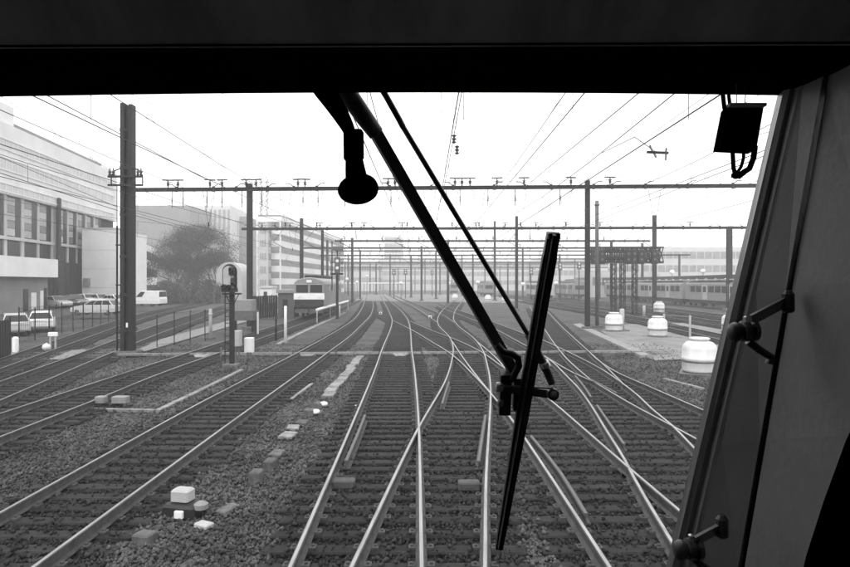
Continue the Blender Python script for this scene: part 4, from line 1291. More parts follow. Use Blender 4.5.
# ground signal and boxes at far left
def ground_signal():
    b, k = at_base(53, 352)
    t = thing('ground_signal', b, 'small white ground signal with round lamp at far left', 'signal')
    MB().box(b.x - 0.16, b.x - 0.1, b.y - 0.04, b.y + 0.04, GZ, 0.6).build('leg', 'steel_pale', t)
    MB().box(b.x + 0.1, b.x + 0.16, b.y - 0.04, b.y + 0.04, GZ, 0.6).build('leg', 'steel_pale', t)
    MB().bevbox((b.x, b.y, 0.65), 0.46, 0.14, 0.2, 0.03).build('head', 'white', t)
    MB().lathe((b.x - 0.2, b.y - 0.2, 0.02), [(0.02, -0.2), (0.16, -0.12), (0.2, 0), (0.16, 0.12), (0.03, 0.19)], 12).build('lamp', 'white', t, True)
ground_signal()
b, k = at_base(15.5, 352)
tag(MB().bevbox((b.x, b.y, GZ + 0.38), 0.3, 0.25, 0.8, 0.08).build('marker_stone', 'white'), 'white marker stone beside the dark slatted gate', 'marker')

# signal near the locomotive
def signal_far():
    b, k = at_base(337, 319)
    t = thing('railway_signal', b, 'two-lamp signal on a post just right of the locomotive', 'signal')
    Z = lambda py: CAM_H + (CY - py) / k
    X = lambda px: (px - CX) / k
    MB().box(X(336), X(338.4), b.y - 0.1, b.y + 0.1, GZ - 0.05, Z(275)).build('post', 'steel_dark', t)
    MB().box(X(331), X(343), b.y - 0.4, b.y + 0.3, Z(275), Z(273)).build('platform', 'steel_dark', t)
    h = MB().bevbox((X(337.6), b.y - 0.1, (Z(257) + Z(273)) / 2), 0.55, 0.25, Z(257) - Z(273), 0.08).build('head', 'grey_dark', t)
    for py in (261, 268):
        MB().lathe((X(337.6), b.y - 0.24, Z(py)), [(0.15, 0.0), (0.15, -0.05), (0.0, -0.06)], 12, 'Y').build('lens', 'signal_lamp', h)
    MB().bevbox((X(337.5), b.y - 0.1, Z(248.5)), 1.15, 0.25, 0.42, 0.08).build('route_indicator', 'grey_dark', t)
    MB().box(X(336.8), X(338), b.y - 0.05, b.y + 0.05, Z(257), Z(250)).build('stem', 'steel_dark', t)
    m = MB()
    for px in (331.5, 342.5):
        m.tube([(X(px), b.y - 0.35, Z(274)), (X(px), b.y - 0.35, Z(262))], 0.03, 5)
    m.build('handrail', 'steel_dark', t)
    MB().box(X(331.3), X(332.3), b.y + 0.1, b.y + 0.2, Z(290), Z(241)).build('mast_tube', 'steel_dark', t)
signal_far()

def barrier():
    a, b = GP(317, 323, GZ), GP(348, 310, GZ)
    t = thing('white_handrail', a, 'white horizontal handrail at the foot of the signal by the locomotive', 'railing')
    u = Vector((0, 0, 1.15))
    MB().tube([a + u, b + u], 0.13, 8).build('rail_bar', 'white', t)
    for i in range(4):
        p = a.lerp(b, i / 3)
        MB().tube([p, p + u], 0.05, 6).build('upright', 'steel_pale', t)
barrier()

# ------------------------------------------------------------------ locomotive on the left track
def locomotive():
    d = 56.5
    x = (RC['L2_l'](d) + RC['L2_r'](d)) / 2 + 0.05
    t = thing('locomotive', (x, d, 0), 'locomotive with flat two-window front and white waistband facing the camera', 'locomotive')
    W = 1.45
    def ring(y, zb, zt, w, crown):
        pts = [(-w, zb), (w, zb), (w, zt - crown)]
        for i in range(1, 8):
            a = math.pi * i / 8
            pts.append((w * math.cos(a), zt - crown + crown * math.sin(a)))
        pts.append((-w, zt - crown))
        return [(x + px, y, pz) for px, pz in pts]
    yaw = 0.075
    body = MB().loft([ring(d, 1.0, 3.72, W - 0.06, 0.62), ring(d + 0.25, 1.0, 3.78, W, 0.62), ring(d + 16, 1.0, 3.78, W, 0.62)])
    body.build('body', 'loco_paint', t)
    fr = []
    fr.append(MB().box(x - W + 0.02, x + W - 0.02, d - 0.05, d - 0.004, 1.7, 2.28).build('waistband', 'white', t))
    fr.append(MB().box(x - W + 0.1, x + W - 0.1, d - 0.16, d - 0.004, 1.0, 1.7).build('front_skirt', 'black', t))
    for s in (-1, 1):
        w = MB().bevbox((x + s * 0.66, d - 0.015, 2.72), 1.12, 0.05, 0.72, 0.02).build('windscreen', 'glass_dark', t)
        MB().box(x + s * 0.66 - 0.58, x + s * 0.66 + 0.58, d - 0.07, d - 0.045, 3.09, 3.14).build('sun_visor', 'steel_pale', w)
        MB().lathe((x + s * 0.95, d - 0.05, 1.98), [(0.13, 0), (0.13, -0.06), (0.0, -0.07)], 12, 'Y').build('headlight', 'signal_lamp', t)
        b = MB().lathe((x + s * 0.88, d - 0.16, 1.06), [(0.09, 0.0), (0.09, -0.4), (0.24, -0.41), (0.24, -0.46), (0.05, -0.5)], 12, 'Y').build('buffer', 'steel_dark', t)
        for yy in (d + 1.4, d + 4.0, d + 12, d + 14.6):
            MB().lathe((x + s * 0.75, yy, 0.5), [(0.0, -0.07), (0.5, -0.07), (0.5, 0.07), (0.0, 0.07)], 18, 'X').build('wheel', 'steel_dark', t)
        for q in range(5):
            yy = d + 2.6 + q * 2.6
            MB().box(x + s * W + (0.004 if s > 0 else -0.03), x + s * W + (0.03 if s > 0 else -0.004), yy, yy + 1.5, 2.4, 3.0).build('side_window', 'glass_mid', t)
    MB().bevbox((x, d - 0.02, 3.4), 0.5, 0.14, 0.22, 0.04).build('roof_headlight', 'signal_lamp', t)
    MB().tube([(x, d - 0.16, 1.0), (x, d - 0.42, 0.85), (x, d - 0.4, 0.55)], 0.06, 6).build('coupling_hook', 'steel_dark', t)
    MB().box(x - 1.25, x + 1.25, d + 0.3, d + 15.6, 0.45, 0.99).build('underframe', 'black', t)
    m = MB().beam((x - 1.3, d - 0.1, 0.62), (x + 1.3, d - 0.1, 0.62), 0.08, 0.36); m.build('snow_plough', 'grey_dark', t)
    for i in range(6):
        MB().bevbox((x, d + 2 + i * 2.3, 3.86), 1.3, 1.1, 0.3, 0.06).build('roof_vent', 'steel_dark', t)
    t.rotation_euler = (0, 0, 0.04)
    for o in t.children:
        pass
locomotive()

def hut(label, px0, px1, ytop, ybase, mat, roofmat, depth=2.4, name='trackside_hut', arch=False):
    b, k = at_base((px0 + px1) / 2, ybase)
    X = lambda px: (px - CX) / k
    zt = CAM_H + (CY - ytop) / k
    t = thing(name, b, label, 'hut')
    x0, x1 = X(px0), X(px1)
    if arch:
        w = (x1 - x0) / 2; c = (x0 + x1) / 2
        pr = [(x0, GZ), (x1, GZ)] + [(c + w * math.cos(a), zt - w + w * math.sin(a)) for a in [math.pi * i / 10 for i in range(11)]]
        MB().loft([[(x, b.y, z) for x, z in pr], [(x, b.y + depth, z) for x, z in pr]]).build('shell', mat, t)
        MB().box(c - w * 0.5, c + w * 0.5, b.y - 0.05, b.y - 0.004, GZ, GZ + (zt - GZ) * 0.55).build('door', roofmat, t)
    else:
        MB().box(x0, x1, b.y, b.y + depth, GZ - 0.05, zt - 0.35).build('wall', mat, t)
        MB().hexa([(x0 - 0.15, b.y - 0.2, zt - 0.35), (x1 + 0.15, b.y - 0.2, zt - 0.35), (x1 + 0.15, b.y + depth + 0.2, zt - 0.35), (x0 - 0.15, b.y + depth + 0.2, zt - 0.35)],
                  [(x0 - 0.1, b.y - 0.15, zt - 0.05), (x1 + 0.1, b.y - 0.15, zt - 0.05), (x1 + 0.1, b.y + depth + 0.15, zt), (x0 - 0.1, b.y + depth + 0.15, zt)]).build('roof', roofmat, t)
        MB().box(x0 + (x1 - x0) * 0.3, x0 + (x1 - x0) * 0.6, b.y - 0.05, b.y - 0.004, GZ, zt - 1.0).build('door', 'steel_dark', t)
hut('small dark hut with pale roof left of the locomotive', 278, 294, 289.5, 317.5, 'grey_dark', 'grey')
hut('white arched shelter behind the left signal', 216, 242, 262, 303, 'facade2', 'facade3', 6, 'arched_shelter', True)
hut('tiny white pitched hut left of the arched shelter', 213, 221, 284, 303, 'white', 'facade2', 3)
hut('pale low hut right of the first gantry post', 260, 272, 286, 303, 'white', 'facade2', 3)

# ------------------------------------------------------------------ foreground concrete pieces
def block(label, px, py, sx, sy, sz, rz=0.0, mat='concrete', name='concrete_block', lift=0.0):
    p = GP(px, py, GZ)
    o = MB().bevbox((0, 0, sz / 2), sx, sy, sz, min(0.02, sz * 0.25)).build(name, mat)
    o.location = (p.x, p.y, GZ - 0.02 + lift); o.rotation_euler = (random.uniform(-0.03, 0.03), random.uniform(-0.05, 0.05), rz)
    tag(o, label, 'concrete block' if 'block' in name else 'slab', 'concrete pieces lying between the two left tracks')
    return o
block('cube-shaped concrete block nearest the white slab', 256.5, 483, 0.2, 0.26, 0.24, -0.1, 'concrete_dark')
block('cube-shaped concrete block second in the row from the camera', 270, 470, 0.19, 0.28, 0.22, -0.1, 'concrete_dark')
block('block end with white face, the nearer of a pair', 310, 416, 0.26, 0.3, 0.2, -0.1, 'concrete_dark')
block('block end with white face, the farther of a pair', 319, 408, 0.24, 0.3, 0.18, -0.1, 'concrete_dark')
block('pale flat slab in the ballast left of the block pair', 288, 438, 0.32, 0.42, 0.07, -0.15, 'concrete', 'concrete_slab', 0.05)
block('narrow flat slab behind the pale one', 293, 430, 0.28, 0.36, 0.06, 0.1, 'concrete', 'concrete_slab', 0.05)
block('grey slab between the pale slab and the cube blocks', 277, 455, 0.26, 0.36, 0.09, -0.1, 'concrete_dark', 'concrete_slab')
block('grey slab just before the block pair', 302, 424, 0.28, 0.34, 0.1, -0.1, 'concrete_dark', 'concrete_slab')
block('white slab in front of the point machine', 204, 529, 0.25, 0.16, 0.06, -0.5, 'steel_pale', 'concrete_slab', 0.05)
block('grey tilted slab right of the white slab', 228, 512, 0.18, 0.36, 0.1, -0.4, 'concrete_dark', 'concrete_slab')
block('pale block in the lower left corner of the ballast', 145, 543, 0.26, 0.22, 0.16, -0.3, 'concrete_dark')
block('pale half-buried slab at the bottom edge of the ballast', 192, 566, 0.22, 0.34, 0.06, -0.4, 'concrete_dark', 'concrete_slab')
for i, (px, py) in enumerate(((320.5, 410), (312.5, 418))):
    p = GP(px + 3, py - 2, GZ)
    o = MB().lathe((0, 0, 0), [(0.02, -0.06), (0.09, -0.04), (0.11, 0.0), (0.09, 0.05), (0.02, 0.07)], 10).build('reflector_stud', 'white', None, True)
    o.location = (p.x + 0.02, p.y - 0.05, GZ + 0.12)
    tag(o, ('white cap on the farther block of the pair', 'white cap on the nearer block of the pair')[i], 'marker', 'white caps on the block pair')
# the pale trough lids running up beside the cab track
def trough_lids():
    a, b = GP(326, 399, GZ), GP(361, 357, GZ)
    t = thing('cable_trough', a, 'row of pale trough lids running up between the two tracks', 'cable trough')
    n = 13
    for i in range(n):
        p, q = a.lerp(b, i / n), a.lerp(b, (i + 0.93) / n)
        dx = random.uniform(-0.05, 0.05)
        p.z = q.z = GZ + 0.03 + random.uniform(0, 0.03)
        p.x += dx; q.x += dx + random.uniform(-0.03, 0.03)
        MB().beam(p, q, 0.34, 0.09).build('lid', 'concrete', t)
trough_lids()
def thin_trough(label, pts, w=0.16):
    pts = [GP(*q, GZ) for q in pts]
    t = thing('cable_trough', pts[0], label, 'cable trough')
    for a, b in zip(pts[:-1], pts[1:]):
        n = max(1, int((b - a).length / 1.0))
        for i in range(n):
            p, q = a.lerp(b, i / n), a.lerp(b, (i + 0.97) / n)
            p.z = q.z = GZ + 0.03 + random.uniform(0, 0.015)
            MB().beam(p, q, w, 0.07).build('lid', 'concrete', t)
thin_trough('thin pale trough bending toward the foot of the left signal', [(88, 411), (157, 412.5), (200, 392), (242, 371)])
thin_trough('thin pale trough from the plain white post toward the locomotive', [(278, 345), (300, 334), (345, 313)], 0.3)
thin_trough('thin pale strip on the ballast in front of the near tank', [(664, 380), (703, 390)], 0.14)
thin_trough('short dark trough between the single track and the blocks', [(291, 401), (312, 385)], 0.1)

def point_machine(label, px, py, rz, s=1.0, white=True):
    p = GP(px, py, GZ)
    t = thing('point_machine', (p.x, p.y, GZ), label, 'point machine')
    def part(mb, name, mat):
        o = mb.build(name, mat); o.parent = t; return o
    part(MB().bevbox((0, 0, 0.12), 0.62, 0.4, 0.24, 0.04), 'housing', 'black')
    part(MB().bevbox((-0.06, 0.06, 0.36), 0.34, 0.26, 0.2, 0.03), 'cover', 'steel_pale')
    part(MB().bevbox((0.06, -0.24, 0.12), 0.16, 0.06, 0.12, 0.01), 'label_plate', 'white')
    part(MB().lathe((0.36, -0.05, 0.16), [(0.05, 0), (0.12, 0.02), (0.12, 0.1), (0.05, 0.14)], 12).add([], []), 'drive_cap', 'grey')
    part(MB().tube([(-0.3, 0, 0.1), (-0.55, 0.02, 0.06), (-0.8, 0, 0.0)], 0.03, 6), 'drive_rod', 'steel_dark')
    t.rotation_euler = (0, 0, rz); t.scale = (s, s, s)
point_machine('dark point machine with white cover in the ballast at lower left', 184, 516, -0.2, 0.85)
def double_box():
    t0 = GP(112, 408, GZ)
    t = thing('trackside_boxes', t0, 'pair of small grey boxes on a frame beside the left track', 'trackside box')
    for dx, w in ((-0.3, 0.26), (0.24, 0.42)):
        MB().bevbox((t0.x + dx, t0.y, GZ + 0.24), w, 0.24, 0.18, 0.02).build('box', 'grey', t)
        MB().box(t0.x + dx - 0.05, t0.x + dx + 0.05, t0.y - 0.05, t0.y + 0.05, GZ - 0.02, GZ + 0.152).build('leg', 'steel_dark', t)
    MB().tube([(t0.x - 0.2, t0.y, GZ + 0.1), (t0.x + 0.3, t0.y, GZ + 0.1)], 0.03, 6).build('cross_tube', 'steel_dark', t)
double_box()
block('white flat marker on the sleepers of the cab track', 357, 408, 0.12, 0.1, 0.03, 0.2, 'white', 'marker_slab', 0.07)
for px, py, lab in ((380.5, 315, 'small white lamp on the ground between the far left tracks'), (430, 319, 'small white lamp on the ground between the far middle tracks')):
    p = GP(px, py, GZ)
    t = thing('ground_lamp', p, lab, 'ground lamp', 'ground lamps between the tracks')
    MB().bevbox((p.x, p.y, GZ + 0.16), 0.32, 0.3, 0.34, 0.05).build('housing', 'white', t)
    MB().lathe((p.x + 0.02, p.y - 0.15, GZ + 0.2), [(0.09, 0.0), (0.09, -0.06), (0.03, -0.06)], 10, 'Y').build('lens_hood', 'black', t)

# ------------------------------------------------------------------ white tanks
tank_mb = MB().lathe((0, 0, 0), [(0.45, 0.06), (0.585, 0.1), (0.6, 0.16), (0.6, 0.46), (0.615, 0.47), (0.615, 0.55), (0.6, 0.56), (0.6, 0.82), (0.57, 0.93), (0.47, 1.03), (0.33, 1.08), (0.31, 1.08), (0.31, 1.14), (0.28, 1.17), (0.05, 1.18)], 26)
tank_mesh = mesh_of(tank_mb, 'shell', 'tank', True)
band_mesh = mesh_of(MB().lathe((0, 0, 0), [(0.607, 0.40), (0.622, 0.41), (0.622, 0.445), (0.607, 0.455)], 26), 'band', 'steel', True)
pallet_mesh = mesh_of(MB().bevbox((0, 0, 0.02), 1.35, 1.25, 0.1, 0.02), 'base', 'steel')
lid_mesh = mesh_of(MB().lathe((0, 0, 0), [(0.34, 1.12), (0.36, 1.13), (0.36, 1.17), (0.3, 1.19), (0.04, 1.2)], 20), 'lid', 'tank', True)
def tank(label, px, py):
    b = GP(px, py, GZ)
    t = thing('storage_tank', (b.x, b.y, GZ), label, 'tank', 'white tanks by the sidings')
    s = random.uniform(0.96, 1.04)
    t.scale = (s, s, s * 1.14); t.rotation_euler = (0, 0, random.uniform(0, 3))
    for me, n in ((tank_mesh, 'shell'), (band_mesh, 'band'), (pallet_mesh, 'base'), (lid_mesh, 'lid')):
        o = bpy.data.objects.new(n, me); COL.objects.link(o); o.parent = t
tank('large white tank nearest the right window edge', 699.5, 374)
tank('white tank right of the pale bollard on the sandy ground', 657.5, 337)
tank('small white tank beside the foot of the right gantry post', 614, 331.5)
tank('white tank behind the sidings above the second tank', 659, 313)
tank('white tank half hidden by the window pillar, upper one', 733, 319)
tank('white tank half hidden by the window pillar, lower one', 731, 332)
tank('faint white tank between the wiper arm and rod', 455, 300.5)
tank('faint white tank just right of the wiper arm', 488, 302)
tank('faint white tank just right of the wiper rod', 505, 303.5)

# ------------------------------------------------------------------ right side: signal gantry, coaches, canopy
def signal_gantry():
    d = 66.0
    t = thing('signal_gantry', ((640 - CX) / F * d, d, GZ), 'dark lattice signal gantry standing among the sidings on the right', 'signal gantry')
    X = lambda px: (px - CX) / F * d
    Z = lambda py: CAM_H + (CY - py) / F * d
    for px in (613.5, 622.5, 634.5):
        m = MB()
        for dx in (-0.22, 0.22):
            for dy in (-0.22, 0.22):
                m.beam((X(px) + dx, d + dy, GZ), (X(px) + dx, d + dy, Z(262)), 0.09, 0.09, (0, 1, 0))
        z = 0.0; s = 1
        while z < Z(262) - 0.5:
            for dy in (-0.22, 0.22):
                m.beam((X(px) - 0.22 * s, d + dy, z), (X(px) + 0.22 * s, d + dy, z + 0.5), 0.06, 0.06)
            z += 0.5; s = -s
        m.build('lattice_leg', 'steel_dark', t)
    m = MB()
    for z in (Z(262), Z(247.5)):
        for dy in (-0.45, 0.45):
            m.beam((X(588), d + dy, z), (X(662), d + dy, z), 0.14, 0.14)
    n = 16; s = 1
    for i in range(n):
        a, b = X(588) + (X(662) - X(588)) * i / n, X(588) + (X(662) - X(588)) * (i + 1) / n
        for dy in (-0.45, 0.45):
            m.beam((a, d + dy, Z(262) if s > 0 else Z(247.5)), (b, d + dy, Z(247.5) if s > 0 else Z(262)), 0.09, 0.09)
            m.beam((a, d + dy * 0.9, Z(262) if s < 0 else Z(247.5)), (b, d + dy * 0.9, Z(247.5) if s < 0 else Z(262)), 0.09, 0.09)
            m.beam((a, d + dy, Z(262)), (a, d + dy, Z(247.5)), 0.1, 0.1)
        s = -s
    m.build('truss_beam', 'steel_dark', t)
    m = MB().box(X(588), X(662), d - 0.5, d + 0.5, Z(263.4), Z(262.6)); m.build('walkway', 'steel', t)
    for px in (593, 600, 626, 632, 639, 652):
        h = MB().bevbox((X(px), d - 0.7, Z(257)), 0.66, 0.3, 1.6, 0.08).build('signal_head', 'black', t)
        for dz in (-0.3, 0.3):
            MB().lathe((X(px), d - 0.86, Z(257) + dz), [(0.13, 0), (0.13, -0.06), (0, -0.07)], 10, 'Y').build('lens', 'steel', h)
signal_gantry()

def coach(label, x, y0, L, mat, i):
    t = thing('railway_coach', (x, y0, GZ), label, 'railway coach', 'coaches standing in the right sidings')
    def ring(y):
        pts = [(-1.4, 0.9), (1.4, 0.9), (1.4, 3.1)] + [(1.4 * math.cos(a), 3.1 + 0.5 * math.sin(a)) for a in [math.pi * k / 8 for k in range(1, 8)]] + [(-1.4, 3.1)]
        return [(x + a, y, b) for a, b in pts]
    MB().loft([ring(y0), ring(y0 + L)]).build('body', mat, t)
    MB().box(x - 1.36, x + 1.36, y0 + 0.1, y0 + L - 0.1, 3.66, 3.8).build('roof_fairing', 'steel_pale', t)
    n = 9
    for k in range(n):
        yy = y0 + 1.0 + k * (L - 2.4) / n
        if k in (2, 6):
            d = MB().box(x - 1.45, x - 1.404, yy, yy + 1.4, 1.0, 3.0).build('door', 'steel_pale', t)
            MB().box(x - 1.47, x - 1.452, yy + 0.25, yy + 1.15, 2.0, 2.8).build('door_window', 'glass_dark', d)
        else:
            MB().box(x - 1.43, x - 1.404, yy, yy + 1.5, 2.0, 2.85).build('window', 'glass_dark', t)
    MB().box(x - 0.95, x + 0.95, y0 - 0.05, y0 - 0.004, 1.9, 2.8).build('end_window', 'glass_dark', t)
    MB().box(x - 1.2, x + 1.2, y0 + 0.6, y0 + L - 0.6, 0.4, 0.89).build('underframe', 'black', t)
    for yy in (y0 + 2, y0 + 4.2, y0 + L - 4.2, y0 + L - 2):
        for s in (-1, 1):
            MB().lathe((x + s * 0.75, yy, GZ + 0.62), [(0, -0.07), (0.46, -0.07), (0.46, 0.07), (0, 0.07)], 14, 'X').build('wheel', 'steel_dark', t)
coach('grey coach nearest the window pillar in the right siding', 40, 70, 19, 'grey', 0)
coach('plain coach in the middle of the right siding train', 40, 90, 19, 'loco_paint', 1)
coach('grey coach at the far end of the right siding train', 40, 110, 19, 'grey', 2)
coach('hazy coach farther back behind the signal gantry', 33, 128, 19, 'grey', 3)

def canopy():
    x = 45.0
    t = thing('platform_canopy', (x, 70, GZ), 'long dark platform canopy with round white globes behind the coaches', 'platform canopy')
    MB().box(x - 0.6, x + 5, 62, 190, 4.15, 4.45).build('roof', 'steel_dark', t)
    MB().box(x - 0.66, x - 0.602, 62, 190, 3.85, 4.5).build('fascia', 'black', t)
    for i in range(16):
        y = 64 + i * 8
        MB().box(x + 2.0, x + 2.25, y, y + 0.25, GZ, 4.149).build('column', 'steel_dark', t)
    lm = mesh_of(MB().lathe((0, 0, 0), [(0.05, 0.28), (0.2, 0.22), (0.27, 0.0), (0.2, -0.18), (0.05, -0.26)], 12), 'white_globe', 'white', True)  # plain white globes, spaced evenly below the canopy edge
    for i in range(40):
        inst(lm, 'white_globe', t, (x - 0.95, 63 + i * 3.1, 3.72))
    MB().box(x - 1.05, x - 0.85, 62, 190, 3.98, 4.06).build('globe_bar', 'steel_dark', t)
    for i in range(40):
        pass
    MB().box(x - 1.05, x - 0.6, 62, 62.1, 4.0, 4.1).build('bracket', 'steel_dark', t)
canopy()
coach('hazy pale coach standing right of the wiper blade', 24, 118, 17, 'steel_pale', 4)
coach('hazy grey coach between the wiper rod and blade', 16, 150, 17, 'grey', 5)
coach('hazy grey coach just left of the wiper rod', 9, 185, 17, 'grey', 6)

# ------------------------------------------------------------------ the cab
WC, WS = 1.174, 0.437                 # windscreen plane: y = WC - WS * (z - CAM_H)
def W(px, py, off=0.0):
    w = (CY - py) / F
    t = (WC + off) / (1 + WS * w)
    return Vector(((px - CX) / F * t, t, CAM_H + w * t))

def cab():
    t = thing('train_cab', (-0.75, -0.3, 0), 'dark train cab interior framing the view with header and right pillar', 'train cab')
    xl, xr = -2.2, 0.72
    # header: soffit from the glass edge to a nearer lip, then vinyl panel
    m = MB(); m2 = MB(); rows = []
    pxs = [-900, -500, -200, 0, 110, 215, 320, 425, 530, 640, 740, 800, 900]
    def edge(px):
        u = (px - 425) / 425.0
        return 92.6 + 4.2 * min(u * u, 1.3)
    lowr, lip, up = [], [], []
    for px in pxs:
        e = W(px, edge(px), -0.005); lowr.append(e)
        d = 0.80
        l = P(px, 47 + 0.0 * px - (0.004 * (px - 425)), d); l.x = e.x * d / e.y; lip.append(l)
        up.append(Vector((l.x, 0.52, CAM_H + 0.47)))
    def strip(a, b, off=Vector((0, 0, 0))):
        mm = MB()
        n = len(a)
        mm.add(a + b + [q + off for q in a] + [q + off for q in b],
               [(i, i + 1, n + i + 1, n + i) for i in range(n - 1)] + [(2*n + i, 3*n + i, 3*n + i + 1, 2*n + i + 1) for i in range(n - 1)]
               + [(i, 2*n + i, 2*n + i + 1, i + 1) for i in range(n - 1)] + [(n + i, n + i + 1, 3*n + i + 1, 3*n + i) for i in range(n - 1)])
        return mm
    h = strip(lowr, lip, Vector((0, 0.03, 0.10))).build('header_soffit', 'cab_black', t)
    strip(lip, up, Vector((0, 0.04, 0.08))).build('header_panel', 'cab_head', t)
    MB().tube([q + Vector((0, -0.004, 0.002)) for q in lip], 0.0018, 6).build('header_trim', 'cab_black', h)
    # outer brow above the glass, roof, back wall, floor, left wall, right side
    MB().box(xl, xr + 0.9, -1.6, 1.1, CAM_H + 0.62, CAM_H + 0.68).build('roof', 'cab_black', t)
    MB().hexa([(xl, 0.5, CAM_H + 0.5), (xr + 0.9, 0.5, CAM_H + 0.5), (xr + 0.9, 1.09, CAM_H + 0.43), (xl, 1.09, CAM_H + 0.43)],
              [(xl, 0.5, CAM_H + 0.619), (xr + 0.9, 0.5, CAM_H + 0.619), (xr + 0.9, 1.09, CAM_H + 0.619), (xl, 1.09, CAM_H + 0.619)]).build('roof_front', 'cab_black', t)
    MB().box(xl, xr + 0.9, -1.66, -1.6, 1.4, CAM_H + 0.68).build('rear_wall', 'cab_rear', t)
    MB().box(xl, xr + 0.9, -1.6, 1.6, 1.34, 1.4).build('floor', 'cab_floor', t)
    MB().box(xl - 0.06, xl, -1.66, 1.75, 1.34, CAM_H + 0.68).build('left_wall', 'cab', t)
    MB().box(xr + 0.9, xr + 0.96, -1.66, 1.2, 1.34, CAM_H + 0.68).build('right_wall', 'cab', t)
    # front apron below the glass
    zb = CAM_H - 0.80; yb = WC + WS * 0.80
    MB().hexa([(xl, yb - 0.02, 1.4), (xr, yb - 0.02, 1.4), (xr, yb + 0.05, 1.4), (xl, yb + 0.05, 1.4)],
              [(xl, yb - 0.02, zb), (xr, yb - 0.02, zb), (xr, yb + 0.05, zb), (xl, yb + 0.05, zb)]).build('front_apron', 'grey_dark', t)
    MB().hexa([(xl, 0.75, 2.1), (0.5, 0.75, 2.1), (0.5, yb - 0.03, 2.1), (xl, yb - 0.03, 2.1)],
              [(xl, 0.75, 2.22), (0.5, 0.75, 2.22), (0.5, yb - 0.03, 2.3), (xl, yb - 0.03, 2.3)]).build('desk', 'cab_black', t)
    # windscreen pane
    a, b = Vector((xl + 0.02, WC - WS * 0.34, CAM_H + 0.34)), Vector((0.612, WC + WS * 0.79, CAM_H - 0.79))
    g = MB().hexa([(a.x, a.y, a.z), (b.x, a.y, a.z), (b.x, b.y, b.z), (a.x, b.y, b.z)], [(a.x, a.y + 0.006, a.z + 0.003), (b.x, a.y + 0.006, a.z + 0.003), (b.x, b.y + 0.006, b.z + 0.003), (a.x, b.y + 0.006, b.z + 0.003)])
    g.build('windscreen', 'windscreen', t)
    # right pillar: sections across, swept along the raked glass edge
    sec = [  # top px, bottom px, top depth, bottom depth
        (779, 667, 1.050, 1.500), (778, 666, 1.030, 1.480), (783, 672, 1.000, 1.452), (789, 679, 0.992, 1.443), (793, 683, 0.993, 1.442), (798, 688, 0.980, 1.428), (802, 693, 0.975, 1.420),
        (820, 738, 0.935, 1.330)]
    sec2 = [(825.5, 744.5, 0.935, 1.315), (905, 850, 0.78, 1.03), (1080, 1040, 0.52, 0.66), (1500, 1500, 0.3, 0.36)]
    def sweep(sc, name, mat, mb=None):
        mb = MB()
        cols = []
        for tp, bp, dt, db in sc:
            T_, B_ = P(tp, 93, dt), P(bp, 567, db)
            cols.append([T_.lerp(B_, u) for u in (-0.35, 0.0, 0.33, 0.66, 1.0, 1.25)])
        n = len(cols[0])
        vs = [p for c in cols for p in c]
        fs = [(i*n + j, i*n + j + 1, (i+1)*n + j + 1, (i+1)*n + j) for i in range(len(cols) - 1) for j in range(n - 1)]
        mb.add(vs, fs)
        # thickness
        back = [p + Vector((0.05, 0.05, 0)) for p in vs]
        mb.add(back, [tuple(reversed(f)) for f in fs])
        N = len(vs); k = len(cols) - 1
        mb.f += [(j, N + j, N + j + 1, j + 1) for j in range(n - 1)]; mb.mi += [0] * (n - 1)
        mb.f += [(k*n + j, k*n + j + 1, N + k*n + j + 1, N + k*n + j) for j in range(n - 1)]; mb.mi += [0] * (n - 1)
        return mb.build(name, mat, t)
    sweep(sec[:3], 'glass_gasket', 'cab_trim')
    sweep(sec[2:7], 'pillar_groove', 'cab')
    sweep(sec[6:], 'pillar', 'cab')
    sweep(sec2, 'side_panel', 'cab')
    sweep([(818, 736, 0.975, 1.37), (828, 748, 0.965, 1.35)], 'seam_gasket', 'cab_black')
    # plain matt black solid filling the lower right corner
    q = [P(868, 395, 0.62), P(846, 440, 0.62), P(824, 500, 0.62), P(806, 556, 0.62), P(796, 600, 0.62), P(780, 680, 0.62), P(1000, 680, 0.62), P(1000, 395, 0.62)]
    MB().loft([q, [v + Vector((0.085, 0.11, -0.03)) for v in q]]).build('corner_solid', 'cab_black', t)
    # running gear
    MB().box(xl + 0.1, xr, -6.0, 1.45, 0.75, 1.335).build('underframe', 'black', t)
    for s in (RC['A_l'], RC['A_r']):
        for y in (-1.2, -3.8):
            MB().lathe((s(y), y, 0.46), [(0, -0.065), (0.46, -0.065), (0.46, 0.065), (0, 0.065)], 20, 'X').build('wheel', 'steel_dark', t)
cab()

